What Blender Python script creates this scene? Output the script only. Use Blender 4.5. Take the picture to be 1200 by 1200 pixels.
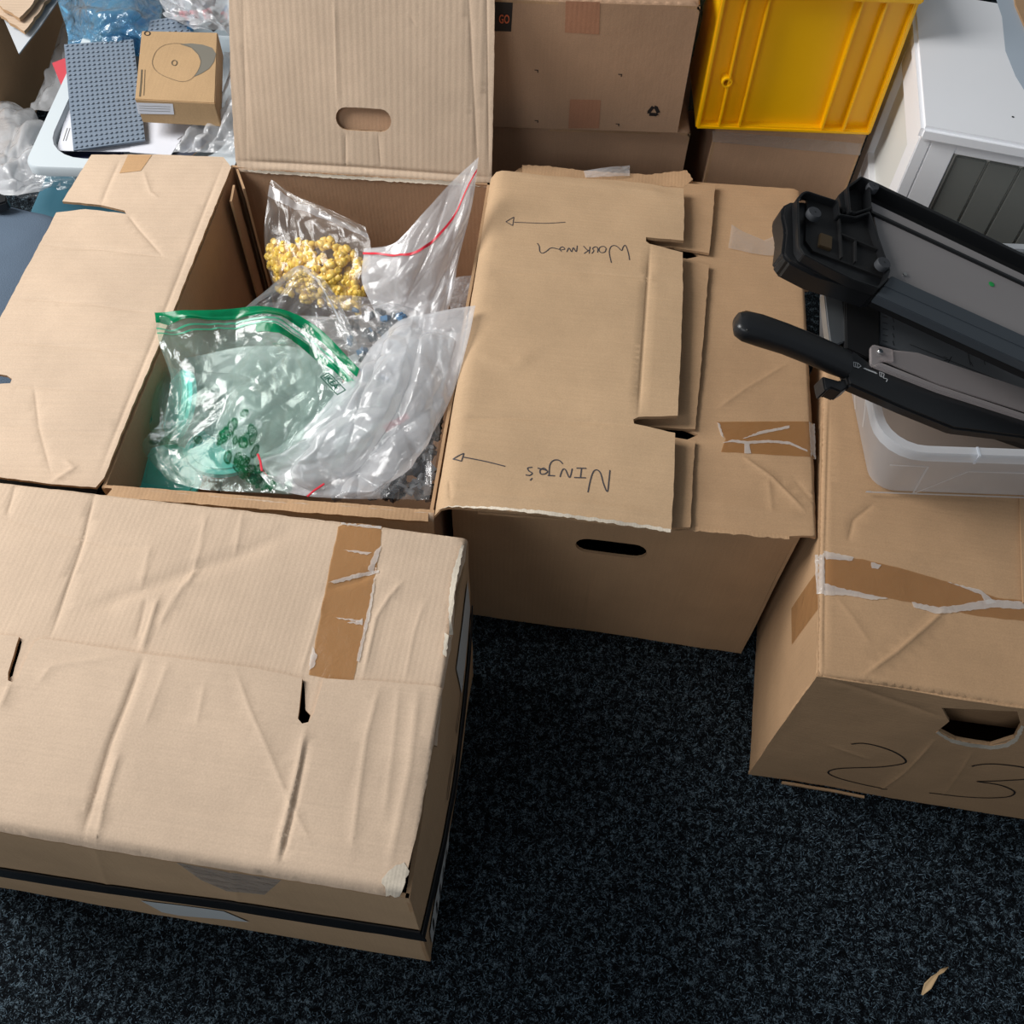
import bpy, bmesh, math, random
import numpy as np
from mathutils import Vector, noise as mnoise
from mathutils.geometry import delaunay_2d_cdt

for o in list(bpy.data.objects): bpy.data.objects.remove(o)
scene = bpy.context.scene
COL = scene.collection
random.seed(7)

# ------------------------------------------------------------------ camera
FPX, PITCH, ROLL, CAMH = 1143.7, math.radians(57.16), math.radians(1.78), 1.6
FW = Vector((0, math.cos(PITCH), -math.sin(PITCH)))
R0 = Vector((1, 0, 0)); U0 = Vector((0, math.sin(PITCH), math.cos(PITCH)))
RT = R0*math.cos(ROLL)+U0*math.sin(ROLL); UP = -R0*math.sin(ROLL)+U0*math.cos(ROLL)
EYE = Vector((0, 0, CAMH))
cam = bpy.data.cameras.new('camera'); cam.sensor_width = 36; cam.lens = 36*FPX/1200
cam.clip_start = .01
camo = bpy.data.objects.new('camera', cam); COL.objects.link(camo)
from mathutils import Matrix
M = Matrix((RT, UP, -FW)).transposed().to_4x4(); M.translation = EYE
camo.matrix_world = M
scene.camera = camo

# ------------------------------------------------------------------ light
scene.view_settings.view_transform = 'Standard'; scene.view_settings.look = 'None'
scene.view_settings.gamma = 1; scene.view_settings.use_curve_mapping = False
scene.view_settings.exposure = -0.06
world = bpy.data.worlds.new('world'); scene.world = world; world.use_nodes = True
world.node_tree.nodes['Background'].inputs[0].default_value = (.80, .90, 1.0, 1)
world.node_tree.nodes['Background'].inputs[1].default_value = .22
def area_light(name, loc, target, sx, sy, power, color):
    l = bpy.data.lights.new(name, 'AREA'); l.shape = 'RECTANGLE'; l.size = sx; l.size_y = sy
    l.energy = power; l.color = color
    o = bpy.data.objects.new(name, l); COL.objects.link(o); o.location = loc
    o.rotation_euler = (Vector(target)-Vector(loc)).to_track_quat('-Z', 'Y').to_euler()
    return o
area_light('window_light', (-2.15, 1.30, 2.15), (-.1, .8, .3), 1.3, 1.5, 104, (1, .985, .965))
area_light('side_fill_light', (-1.6, -1.6, 2.5), (0, 1.4, .3), 1.2, 1.0, 24, (.95, .97, 1))  # added fill from behind the camera, lifts the dark front faces
scene.cycles.transparent_max_bounces = 24
scene.cycles.max_bounces = 8

# ------------------------------------------------------------------ pixel -> place helpers
def ray(px, py): return FW+RT*((px-600)/FPX)-UP*((py-600)/FPX)
def at(px, py, z):
    d = ray(px, py); return EYE+d*((z-CAMH)/d.z)
def hit(px, py, O, N):
    d = ray(px, py); return EYE+d*((O-EYE).dot(N)/d.dot(N))

# ------------------------------------------------------------------ materials
def new_mat(name):
    m = bpy.data.materials.new(name); m.use_nodes = True
    nt = m.node_tree; nt.nodes.clear()
    out = nt.nodes.new('ShaderNodeOutputMaterial')
    return m, nt, out
def L(nt, a, b): nt.links.new(a, b)
def N(nt, t, **k):
    n = nt.nodes.new(t)
    for a, b in k.items():
        if a in n.inputs: n.inputs[a].default_value = b
        else: setattr(n, a, b)
    return n
def rgb(r, g, b):
    f = lambda c: (c/255/12.92) if c/255 <= .04045 else ((c/255+.055)/1.055)**2.4
    return (f(r), f(g), f(b), 1)
def plain(name, col, rough=.5, metal=0, bump=0, bscale=300, spec=.5, var=0):
    m, nt, out = new_mat(name)
    p = N(nt, 'ShaderNodeBsdfPrincipled'); p.inputs['Base Color'].default_value = col
    p.inputs['Roughness'].default_value = rough; p.inputs['Metallic'].default_value = metal
    p.inputs['Specular IOR Level'].default_value = spec
    L(nt, p.outputs[0], out.inputs[0])
    tc = N(nt, 'ShaderNodeTexCoord')
    if var:
        nz = N(nt, 'ShaderNodeTexNoise', Scale=9.0, Detail=5.0); L(nt, tc.outputs['Object'], nz.inputs['Vector'])
        mx = N(nt, 'ShaderNodeMix', data_type='RGBA'); mx.inputs[6].default_value = tuple(c*(1-var) for c in col[:3])+(1,)
        mx.inputs[7].default_value = tuple(min(1, c*(1+var)) for c in col[:3])+(1,)
        L(nt, nz.outputs['Fac'], mx.inputs[0]); L(nt, mx.outputs[2], p.inputs['Base Color'])
    if bump:
        nz = N(nt, 'ShaderNodeTexNoise', Scale=float(bscale), Detail=3.0); L(nt, tc.outputs['Object'], nz.inputs['Vector'])
        b = N(nt, 'ShaderNodeBump', Strength=bump, Distance=.001); L(nt, nz.outputs['Fac'], b.inputs['Height'])
        L(nt, b.outputs[0], p.inputs['Normal'])
    return m
def cardboard(name, col, axis='X', flute=.25, period=.0085, rough=.72, stain=.10):
    """kraft board: colour fibre noise, flute lines that run across the given uv axis"""
    m, nt, out = new_mat(name)
    p = N(nt, 'ShaderNodeBsdfPrincipled'); p.inputs['Roughness'].default_value = rough
    p.inputs['Specular IOR Level'].default_value = .25
    uv = N(nt, 'ShaderNodeUVMap'); sep = N(nt, 'ShaderNodeSeparateXYZ'); L(nt, uv.outputs[0], sep.inputs[0])
    n1 = N(nt, 'ShaderNodeTexNoise', Scale=5.0, Detail=6.0, Roughness=.6); L(nt, uv.outputs[0], n1.inputs['Vector'])
    n2 = N(nt, 'ShaderNodeTexNoise', Scale=420.0, Detail=2.0); L(nt, uv.outputs[0], n2.inputs['Vector'])
    mp = N(nt, 'ShaderNodeMapping'); mp.inputs['Scale'].default_value = (8, 260, 1) if axis == 'Y' else (260, 8, 1)
    L(nt, uv.outputs[0], mp.inputs[0])
    n3 = N(nt, 'ShaderNodeTexNoise', Scale=1.0, Detail=2.0); L(nt, mp.outputs[0], n3.inputs['Vector'])
    def mixc(fac, lo, hi, cin):
        k = N(nt, 'ShaderNodeMapRange'); k.inputs['From Min'].default_value = .3; k.inputs['From Max'].default_value = .7
        k.inputs['To Min'].default_value = lo; k.inputs['To Max'].default_value = hi
        L(nt, fac, k.inputs[0])
        v = N(nt, 'ShaderNodeVectorMath', operation='SCALE'); L(nt, k.outputs[0], v.inputs['Scale'])
        if isinstance(cin, tuple): v.inputs[0].default_value = cin[:3]
        else: L(nt, cin, v.inputs[0])
        return v.outputs[0]
    c = mixc(n1.outputs['Fac'], 1-stain, 1+stain, col)
    c = mixc(n2.outputs['Fac'], .94, 1.06, c)
    c = mixc(n3.outputs['Fac'], .975, 1.025, c)
    L(nt, c, p.inputs['Base Color'])
    mu = N(nt, 'ShaderNodeMath', operation='MULTIPLY'); mu.inputs[1].default_value = 2*math.pi/period
    L(nt, sep.outputs[1 if axis == 'Y' else 0], mu.inputs[0])
    sn = N(nt, 'ShaderNodeMath', operation='SINE'); L(nt, mu.outputs[0], sn.inputs[0])
    b1 = N(nt, 'ShaderNodeBump', Strength=flute, Distance=.0012); L(nt, sn.outputs[0], b1.inputs['Height'])
    n4 = N(nt, 'ShaderNodeTexNoise', Scale=28.0, Detail=5.0, Roughness=.65); L(nt, uv.outputs[0], n4.inputs['Vector'])
    b2 = N(nt, 'ShaderNodeBump', Strength=.22, Distance=.004); L(nt, n4.outputs['Fac'], b2.inputs['Height']); L(nt, b1.outputs[0], b2.inputs['Normal'])
    b3 = N(nt, 'ShaderNodeBump', Strength=.12, Distance=.0006); L(nt, n2.outputs['Fac'], b3.inputs['Height']); L(nt, b2.outputs[0], b3.inputs['Normal'])
    L(nt, b3.outputs[0], p.inputs['Normal']); L(nt, p.outputs[0], out.inputs[0])
    return m
def film(name, tint=(1, 1, 1, 1), haze=.1, haze_col=(.9, .92, .95, 1), rough=.12, bump=.5, attr=None, attr_col=None, glossmul=1.0):
    """thin plastic: transparent, mirror-like sheen at grazing angles, a milky share"""
    m, nt, out = new_mat(name)
    tr = N(nt, 'ShaderNodeBsdfTransparent'); tr.inputs[0].default_value = tint
    gl = N(nt, 'ShaderNodeBsdfGlossy'); gl.inputs['Roughness'].default_value = rough
    df = N(nt, 'ShaderNodeBsdfDiffuse'); df.inputs[0].default_value = haze_col
    tl = N(nt, 'ShaderNodeBsdfTranslucent'); tl.inputs[0].default_value = haze_col
    tc = N(nt, 'ShaderNodeTexCoord')
    nz = N(nt, 'ShaderNodeTexNoise', Scale=45.0, Detail=4.0, Roughness=.6, Distortion=1.2); L(nt, tc.outputs['Object'], nz.inputs['Vector'])
    vo = N(nt, 'ShaderNodeTexVoronoi', Scale=38.0); L(nt, tc.outputs['Object'], vo.inputs['Vector'])
    b0 = N(nt, 'ShaderNodeBump', Strength=bump, Distance=.004); L(nt, vo.outputs['Distance'], b0.inputs['Height'])
    b = N(nt, 'ShaderNodeBump', Strength=bump, Distance=.004); L(nt, nz.outputs['Fac'], b.inputs['Height']); L(nt, b0.outputs[0], b.inputs['Normal'])
    for s in (gl, df, tl): L(nt, b.outputs[0], s.inputs['Normal'])
    hz = N(nt, 'ShaderNodeMixShader', Fac=.45); L(nt, df.outputs[0], hz.inputs[1]); L(nt, tl.outputs[0], hz.inputs[2])
    lw = N(nt, 'ShaderNodeLayerWeight', Blend=.35); L(nt, b.outputs[0], lw.inputs['Normal'])
    # haze grows on edge-on film
    mr = N(nt, 'ShaderNodeMapRange'); mr.inputs['To Min'].default_value = haze; mr.inputs['To Max'].default_value = min(1, haze*1.8+.12)
    L(nt, lw.outputs['Facing'], mr.inputs[0])
    fac = mr.outputs[0]
    s1 = N(nt, 'ShaderNodeMixShader'); L(nt, fac, s1.inputs[0]); L(nt, tr.outputs[0], s1.inputs[1]); L(nt, hz.outputs[0], s1.inputs[2])
    last = s1.outputs[0]
    if attr:
        at_ = N(nt, 'ShaderNodeAttribute', attribute_name=attr)
        pd = N(nt, 'ShaderNodeBsdfDiffuse'); pd.inputs[0].default_value = attr_col
        pt = N(nt, 'ShaderNodeBsdfTransparent'); pt.inputs[0].default_value = attr_col
        pm = N(nt, 'ShaderNodeMixShader', Fac=.35); L(nt, pd.outputs[0], pm.inputs[2]); L(nt, pt.outputs[0], pm.inputs[1])
        s3 = N(nt, 'ShaderNodeMixShader'); L(nt, at_.outputs['Fac'], s3.inputs[0]); L(nt, last, s3.inputs[1]); L(nt, pm.outputs[0], s3.inputs[2])
        last = s3.outputs[0]
    lf = N(nt, 'ShaderNodeLayerWeight', Blend=.5); L(nt, b.outputs[0], lf.inputs['Normal'])
    pw = N(nt, 'ShaderNodeMath', operation='POWER'); pw.inputs[1].default_value = 4.0; L(nt, lf.outputs['Facing'], pw.inputs[0])
    fm = N(nt, 'ShaderNodeMath', operation='MULTIPLY_ADD'); fm.inputs[1].default_value = .75*glossmul; fm.inputs[2].default_value = .045*glossmul; fm.use_clamp = True
    L(nt, pw.outputs[0], fm.inputs[0])
    s2 = N(nt, 'ShaderNodeMixShader'); L(nt, fm.outputs[0], s2.inputs[0]); L(nt, last, s2.inputs[1]); L(nt, gl.outputs[0], s2.inputs[2])
    L(nt, s2.outputs[0], out.inputs[0])
    return m

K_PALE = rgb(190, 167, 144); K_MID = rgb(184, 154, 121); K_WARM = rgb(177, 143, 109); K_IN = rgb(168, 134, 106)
MT = {}
MT['pale_x'] = cardboard('kraft_pale_flutes_across', K_PALE, 'X', .05, .0075)
MT['pale_y'] = cardboard('kraft_pale_flutes_along', K_PALE, 'Y', .04, .0075)
MT['strong_y'] = cardboard('kraft_pale_ribbed_along', K_PALE, 'Y', .17, .011)
MT['strong_x'] = cardboard('kraft_pale_ribbed_across', K_PALE, 'X', .10, .0115)
MT['mid_x'] = cardboard('kraft_mid_across', K_MID, 'X', .04, .0075)
MT['mid_y'] = cardboard('kraft_mid_along', K_MID, 'Y', .04, .0075)
MT['warm_x'] = cardboard('kraft_warm_across', K_WARM, 'X', .04, .0075)
MT['warm_y'] = cardboard('kraft_warm_along', K_WARM, 'Y', .04, .0075)
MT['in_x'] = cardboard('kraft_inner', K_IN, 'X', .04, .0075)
MT['edge'] = cardboard('kraft_cut_edge', rgb(176, 142, 108), 'X', .06, .006, stain=.25)
MT['torn'] = cardboard('kraft_torn_paper', rgb(206, 194, 176), 'X', .05, .004, stain=.5)
MT['tape'] = film('brown_packing_tape', (.93, .82, .64, 1), .50, rgb(196, 152, 104), .22, .25)
MT['tape_clear'] = film('clear_packing_tape', (.97, .96, .95, 1), .26, (.85, .82, .78, 1), .18, .35)
MT['air'] = film('tape_air_wrinkle', (1, 1, 1, 1), .55, (.93, .90, .86, 1), .2, .4)
MT['stain'] = cardboard('stained_kraft', rgb(178, 142, 104), 'Y', .1, .011)
MT['smooth'] = cardboard('kraft_smooth', rgb(176, 142, 114), 'X', .015, .0075)
MT['ink'] = plain('black_marker_ink', rgb(30, 26, 26), .6)
MT['pen'] = plain('grey_pen_ink', rgb(58, 56, 62), .6)
MT['black'] = plain('black_plastic', rgb(23, 24, 26), .34, bump=.15, bscale=900)
MT['black_matte'] = plain('black_matte_plastic', rgb(14, 14, 15), .6, bump=.2, bscale=700)
MT['strap'] = plain('black_strap', rgb(16, 17, 20), .45)
MT['rubber'] = plain('dark_grey_rubber', rgb(50, 52, 56), .7)
MT['sheet_metal'] = plain('grey_painted_sheet_metal', rgb(136, 131, 130), .42, .0, bump=.08, var=.08)
MT['flange'] = plain('blue_grey_folded_metal', rgb(66, 72, 78), .35, .2)
MT['silver'] = plain('brushed_silver_metal', rgb(165, 168, 170), .32, .8)
MT['chrome'] = plain('chrome_screw', rgb(215, 215, 215), .15, 1)
MT['table_grey'] = plain('grey_cutting_table', rgb(108, 112, 116), .4, .1)
MT['acrylic'] = film('clear_acrylic_guard', (.97, .94, .93, 1), .30, (.86, .78, .76, 1), .08, .05)
MT['white_paint'] = plain('white_painted_wood', rgb(242, 243, 246), .38, bump=.12, bscale=60, var=.02)
MT['panel_paint'] = plain('cream_painted_panel', rgb(226, 227, 222), .45, var=.02)
MT['grey_board'] = plain('grey_painted_beadboard', rgb(112, 114, 110), .45, bump=.1, var=.04)
MT['yellow'] = plain('yellow_crate_plastic', rgb(246, 186, 4), .32, var=.04)
MT['tote'] = film('frosted_clear_tote', (.98, .985, .99, 1), .28, (.88, .90, .94, 1), .2, .03)
MT['tote_rim'] = film('frosted_tote_rim', (.95, .97, .98, 1), .55, (.86, .90, .95, 1), .15, .03)
MT['white_plastic'] = plain('white_tray_plastic', rgb(190, 198, 202), .35)
MT['teal_plastic'] = plain('dark_teal_plastic', rgb(52, 96, 112), .4)
MT['plate'] = plain('blue_grey_stud_plate', rgb(112, 124, 138), .35)
MT['paper'] = plain('white_paper', rgb(208, 209, 216), .7)
MT['grey_paper'] = plain('pale_grey_card', rgb(186, 190, 194), .6)
MT['print_grey'] = plain('grey_print', rgb(112, 108, 98), .6)
MT['print_line'] = plain('brown_print_line', rgb(96, 84, 66), .6)
MT['label'] = plain('pale_label_paper', rgb(196, 200, 200), .5)
MT['felt'] = plain('blue_grey_fabric', rgb(84, 97, 112), .95, bump=1.0, bscale=500, spec=.1, var=.12)
MT['red'] = plain('red_card', rgb(190, 66, 76), .5)
MT['red_line'] = plain('red_zip_line', rgb(205, 40, 58), .4)
MT['turq'] = plain('turquoise_plastic', rgb(96, 214, 206), .35)
MT['y_piece'] = plain('yellow_piece', rgb(230, 194, 92), .32, var=.1)
MT['g_piece'] = plain('grey_piece', rgb(120, 122, 124), .35, var=.1)
MT['d_piece'] = plain('dark_grey_piece', rgb(52, 54, 58), .3, var=.1)
MT['b_piece'] = plain('blue_piece', rgb(60, 110, 150), .3)
MT['orange'] = plain('orange_print', rgb(200, 98, 60), .6)
MT['green_dot'] = plain('green_sticker', rgb(20, 150, 70), .5)
MT['leaf'] = plain('dry_leaf', rgb(190, 160, 120), .7)
MT['film_clear'] = film('clear_bag_film', (.99, .99, .99, 1), .08, (.85, .88, .9, 1), .13, .30, glossmul=1.3)
MT['film_yellow'] = film('clear_bag_film_thin', (.985, .98, .97, 1), .05, (.9, .87, .82, 1), .18, .15)
MT['film_frost'] = film('frosted_bag_film', (.985, .985, .99, 1), .31, (.95, .96, .98, 1), .16, .30, glossmul=1.2)
MT['film_green'] = film('green_tinted_bag_film', (.92, .975, .945, 1), .09, (.66, .88, .79, 1), .12, .40, 'print', rgb(10, 120, 78), glossmul=1.5)
MT['band_green'] = film('green_zip_band', (.02, .50, .26, 1), .80, rgb(0, 146, 94), .2, .2, glossmul=.7)
MT['band_green_dark'] = film('green_zip_line', (.35, .85, .65, 1), .5, rgb(90, 200, 160), .18, .3)
MT['film_milky'] = film('milky_bag_film', (.96, .97, .98, 1), .55, (.80, .84, .86, 1), .22, .4)
MT['film_blue'] = film('blue_bubble_film', (.55, .78, .90, 1), .25, (.25, .50, .66, 1), .10, .9, glossmul=2.0)
MT['film_teal'] = film('dark_teal_film', (.5, .7, .75, 1), .3, (.25, .42, .45, 1), .2, .6)
MT['stamp'] = plain('dark_green_stamp', rgb(16, 84, 66), .5)

def carpet_mat():
    m, nt, out = new_mat('navy_needle_felt')
    p = N(nt, 'ShaderNodeBsdfPrincipled'); p.inputs['Roughness'].default_value = .95; p.inputs['Specular IOR Level'].default_value = .1
    tc = N(nt, 'ShaderNodeTexCoord')
    a = N(nt, 'ShaderNodeTexNoise', Scale=210.0, Detail=5.0, Roughness=.75, Distortion=1.5); L(nt, tc.outputs['Object'], a.inputs['Vector'])
    b = N(nt, 'ShaderNodeTexNoise', Scale=70.0, Detail=4.0); L(nt, tc.outputs['Object'], b.inputs['Vector'])
    ad = N(nt, 'ShaderNodeMath', operation='MULTIPLY_ADD'); ad.inputs[1].default_value = .35; L(nt, b.outputs['Fac'], ad.inputs[0]); L(nt, a.outputs['Fac'], ad.inputs[2])
    cr = N(nt, 'ShaderNodeValToRGB'); e = cr.color_ramp.elements
    e[0].position = .58; e[0].color = rgb(5, 7, 10); e[1].position = .88; e[1].color = rgb(122, 142, 154)
    k = cr.color_ramp.elements.new(.70); k.color = rgb(19, 26, 32)
    L(nt, ad.outputs[0], cr.inputs[0]); L(nt, cr.outputs[0], p.inputs['Base Color'])
    bp = N(nt, 'ShaderNodeBump', Strength=1.0, Distance=.004); L(nt, a.outputs['Fac'], bp.inputs['Height']); L(nt, bp.outputs[0], p.inputs['Normal'])
    L(nt, p.outputs[0], out.inputs[0]); return m
MT['carpet'] = carpet_mat()
MT['fibre_dark'] = plain('carpet_fibre_dark', rgb(9, 11, 15), .9, spec=.1)
MT['fibre_light'] = plain('carpet_fibre_light', rgb(84, 102, 114), .9, spec=.1)
MT['wall_paint'] = plain('wall_paint', rgb(176, 174, 168), .8)

# ------------------------------------------------------------------ object helpers
ROOT = {}
def base_of(o): return ROOT.get(o.name, Vector((0, 0, 0)))
def thing(name, label, cat, base, group=None):
    o = bpy.data.objects.new(name, None); COL.objects.link(o); o.location = base
    o.empty_display_size = .05
    o['label'] = label; o['category'] = cat
    if group: o['group'] = group
    ROOT[o.name] = Vector(base); return o
def tag(o, label, cat, group=None):
    o['label'] = label; o['category'] = cat
    if group: o['group'] = group
    return o
def mesh_obj(name, verts, faces, mats, parent=None, base=None, uvs=None, midx=None, smooth=True, angle=None):
    """verts in world space; the object keeps its own base point"""
    if parent is not None: b = base_of(parent)
    elif base is not None: b = Vector(base)
    else:
        V = np.array([tuple(v) for v in verts]); b = Vector((V[:, 0].mean(), V[:, 1].mean(), V[:, 2].min()))
    me = bpy.data.meshes.new(name)
    me.from_pydata([tuple(Vector(v)-b) for v in verts], [], faces); me.validate(); 
    for m in (mats if isinstance(mats, (list, tuple)) else [mats]): me.materials.append(m)
    if uvs is not None and len(me.loops):
        l = me.uv_layers.new(name='UVMap')
        vi = np.empty(len(me.loops), int); me.loops.foreach_get('vertex_index', vi)
        l.data.foreach_set('uv', np.array(uvs, float)[vi].ravel())
    if midx is not None and len(midx) == len(me.polygons): me.polygons.foreach_set('material_index', midx)
    if smooth: me.shade_smooth()
    if angle is not None: me.set_sharp_from_angle(angle=math.radians(angle))
    me.update()
    o = bpy.data.objects.new(name, me); COL.objects.link(o)
    if parent is not None: o.parent = parent
    else: o.location = b
    ROOT[o.name] = b
    return o
def inpoly(P, poly):
    P = np.asarray(P, float); x, y = P[:, 0], P[:, 1]; r = np.zeros(len(P), bool); n = len(poly)
    for i in range(n):
        x1, y1 = poly[i]; x2, y2 = poly[(i+1) % n]
        c = ((y1 > y) != (y2 > y)); 
        with np.errstate(divide='ignore', invalid='ignore'): r ^= c & (x < (x2-x1)*(y-y1)/((y2-y1) if y2 != y1 else 1e-12)+x1)
    return r
def segdist(P, a, b):
    a = np.array(a); d = np.array(b)-a; t = np.clip(((P-a)@d)/max(1e-12, d@d), 0, 1)
    return np.hypot(*(P-(a+t[:, None]*d)).T), t
class Surf:
    """a real plane in the room with relief on it: panels, tape and ink share the same relief"""
    def __init__(s, O, X, Y, noise=.0012, nfreq=6, seed=0):
        s.O = Vector(O); s.X = Vector(X).normalized(); Y = Vector(Y); s.N = s.X.cross(Y).normalized(); s.Y = s.N.cross(s.X)
        s.cr = []; s.ed = []; s.noise = noise; s.nf = nfreq; s.seed = seed; s.bul = None
    def uv(s, p):
        h = hit(p[0], p[1], s.O, s.N)-s.O; return (h.dot(s.X), h.dot(s.Y))
    def wuv(s, w):
        h = Vector(w)-s.O; return (h.dot(s.X), h.dot(s.Y))
    def crease(s, pts, amp=.0012, width=.005, px=True, taper=True):
        q = [s.uv(p) if px else p for p in pts]; s.cr.append((q, amp, width, taper)); return s
    def edge(s, a, b, r=.006, px=True):
        s.ed.append((s.uv(a) if px else a, s.uv(b) if px else b, r)); return s
    def w(s, P):
        P = np.asarray(P, float).reshape(-1, 2); r = np.zeros(len(P))
        if s.noise:
            r += np.array([mnoise.noise((u*s.nf, v*s.nf, s.seed*7.3))*s.noise*1.3+mnoise.noise((u*s.nf*4, v*s.nf*4, s.seed*3.1))*s.noise*.35 for u, v in P])
        for q, amp, wd, taper in s.cr:
            n = len(q)-1; best = np.full(len(P), 1e9); tt = np.zeros(len(P))
            for i in range(n):
                d, t = segdist(P, q[i], q[i+1]); k = d < best; best[k] = d[k]; tt[k] = (i+t[k])/n
            f = np.clip(1-best/wd, 0, 1)
            if taper: f = f*np.clip(np.minimum(tt, 1-tt)*6+.15, 0, 1)
            r += amp*f
        for a, b, rr in s.ed:
            a = np.array(a); d = np.array(b)-a; d /= np.hypot(*d); n = np.array([-d[1], d[0]]); dist = (P-a)@n
            k = np.clip(rr-dist, 0, rr*1.0); r -= rr-np.sqrt(np.maximum(rr*rr-k*k, 0))
        if s.bul: r += s.bul(P)
        return r
    def P3(s, uvs, off=0):
        W = s.w(uvs); return [s.O+s.X*float(u)+s.Y*float(v)+s.N*float(w+off) for (u, v), w in zip(uvs, W)]
def panel(name, S, outline, mat, parent, th=.005, holes=(), px=True, g=.014, off=0, edge=None, jag=0, sub=.010, base=None, holes_px=None, seed=0):
    rnd = random.Random(seed+len(name))
    hp = px if holes_px is None else holes_px
    O2 = [S.uv(p) if px else tuple(p) for p in outline]
    H2 = [[S.uv(p) if hp else tuple(p) for p in h] for h in holes]
    def subdiv(poly, step):
        r = []
        for i in range(len(poly)):
            a = Vector(poly[i]); b = Vector(poly[(i+1) % len(poly)]); L_ = (b-a).length; n = max(1, int(L_/step))
            nn = Vector((-(b-a).y, (b-a).x))/max(L_, 1e-9)
            for k in range(n):
                p = a.lerp(b, k/n)
                if jag and k: p = p+nn*(rnd.uniform(-1, 1)*jag)
                r.append((p.x, p.y))
        return r
    out = subdiv(O2, sub); hs = [subdiv(h, sub) for h in H2]
    A = np.array(out); lo = A.min(0); hi = A.max(0)
    gx = np.arange(lo[0]+g*.5, hi[0], g); gy = np.arange(lo[1]+g*.5, hi[1], g)
    B = np.array([(x, y) for x in gx for y in gy]).reshape(-1, 2); G = []; CL = []
    for q, amp, wd, tp in S.cr:
        for i in range(len(q)-1):
            if len(B): B = B[segdist(B, q[i], q[i+1])[0] > wd*1.25]
        for o_ in (-1, -.45, 0, .45, 1):
            line = []
            for i in range(len(q)-1):
                a = np.array(q[i]); b = np.array(q[i+1]); Ln = np.hypot(*(b-a)); n = max(1, int(Ln/.006))
                if Ln < 1e-6: continue
                nn = np.array([-(b-a)[1], (b-a)[0]])/Ln
                for k in range(n+(i == len(q)-2)): line.append(tuple(a+(b-a)*k/n+nn*o_*wd))
            if o_ == 0: CL.append(line)
            else: G += line
    for a, b, rr in S.ed:
        a = np.array(a); b = np.array(b); d = (b-a)/np.hypot(*(b-a)); nn = np.array([-d[1], d[0]]); Ln = np.hypot(*(b-a)); n = int(Ln/.010)+1
        if len(B): B = B[segdist(B, a, b)[0] > rr*1.3]
        for k in range(-2, n+3):
            c = a+d*Ln*k/n
            for o_ in (.10, .3, .6, 1.0): G.append(tuple(c+nn*o_*rr))
    G += [tuple(p) for p in B]
    if G:
        G = np.array(G); G = G[inpoly(G, out)]
        for h in hs:
            if len(G): G = G[~inpoly(G, h)]
        # thin out points that crowd the outline
        if len(G):
            allb = np.array(out+[p for h in hs for p in h]); keep = np.ones(len(G), bool)
            for k in range(0, len(G), 2000):
                d = np.min(np.hypot(G[k:k+2000, None, 0]-allb[None, :, 0], G[k:k+2000, None, 1]-allb[None, :, 1]), axis=1); keep[k:k+2000] = d > .0012
            G = G[keep]
            key = {}
            for p in G: key.setdefault((round(p[0]/.0012), round(p[1]/.0012)), tuple(p))
            G = list(key.values())
    G = list(G)
    V = list(out); E = [(i, (i+1) % len(out)) for i in range(len(out))]
    for h in hs:
        s0 = len(V); V += h; E += [(s0+i, s0+(i+1) % len(h)) for i in range(len(h))]
    V += [tuple(p) for p in G]
    for line in CL:
        Lp = np.array(line).reshape(-1, 2)
        if not len(Lp): continue
        ok_ = inpoly(Lp, out)
        for h in hs: ok_ &= ~inpoly(Lp, h)
        prev = None
        for p, k_ in zip(line, ok_):
            if not k_: prev = None; continue
            V.append(tuple(p))
            if prev is not None: E.append((prev, len(V)-1))
            prev = len(V)-1
    r = delaunay_2d_cdt([Vector(v) for v in V], E, [], 0, 1e-6)
    v2 = np.array([tuple(v) for v in r[0]]); F = [tuple(f) for f in r[2]]
    C = np.array([v2[list(f)].mean(0) for f in F]); ok = inpoly(C, out)
    for h in hs: ok &= ~inpoly(C, h)
    F = [f for f, k in zip(F, ok) if k]
    if px is False or True:
        # make faces CCW so that the normal follows S.N
        F = [f if ((v2[f[1]][0]-v2[f[0]][0])*(v2[f[2]][1]-v2[f[0]][1])-(v2[f[1]][1]-v2[f[0]][1])*(v2[f[2]][0]-v2[f[0]][0])) > 0 else f[::-1] for f in F]
    top = S.P3(v2, off); n = len(top); uvs = list(map(tuple, v2)); faces = list(F); mi = [0]*len(F)
    verts = top
    if th:
        verts = top+[p-S.N*th for p in top]; uvs = uvs*2
        faces += [tuple(i+n for i in f[::-1]) for f in F]; mi += [0]*len(F)
        cnt = {}
        for f in F:
            for i in range(3):
                a, b = f[i], f[(i+1) % 3]; cnt[(a, b)] = 1
        for (a, b) in list(cnt):
            if (b, a) not in cnt:
                # separate verts keep the cut edge crisp
                k = len(verts); verts += [verts[a], verts[b], verts[b+n], verts[a+n]]
                uvs += [(uvs[a][0]*1+uvs[a][1], 0), (uvs[b][0]+uvs[b][1], 0), (uvs[b][0]+uvs[b][1], th), (uvs[a][0]+uvs[a][1], th)]
                faces.append((k, k+3, k+2, k+1)); mi.append(1)
    used = sorted({i for f in faces for i in f}); rm = {a: i for i, a in enumerate(used)}
    verts = [verts[i] for i in used]; uvs = [uvs[i] for i in used]; faces = [tuple(rm[i] for i in f) for f in faces]
    o = mesh_obj(name, verts, faces, [mat, edge or MT['edge']], parent, base=base, uvs=uvs, midx=mi, smooth=True)
    return o
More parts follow.
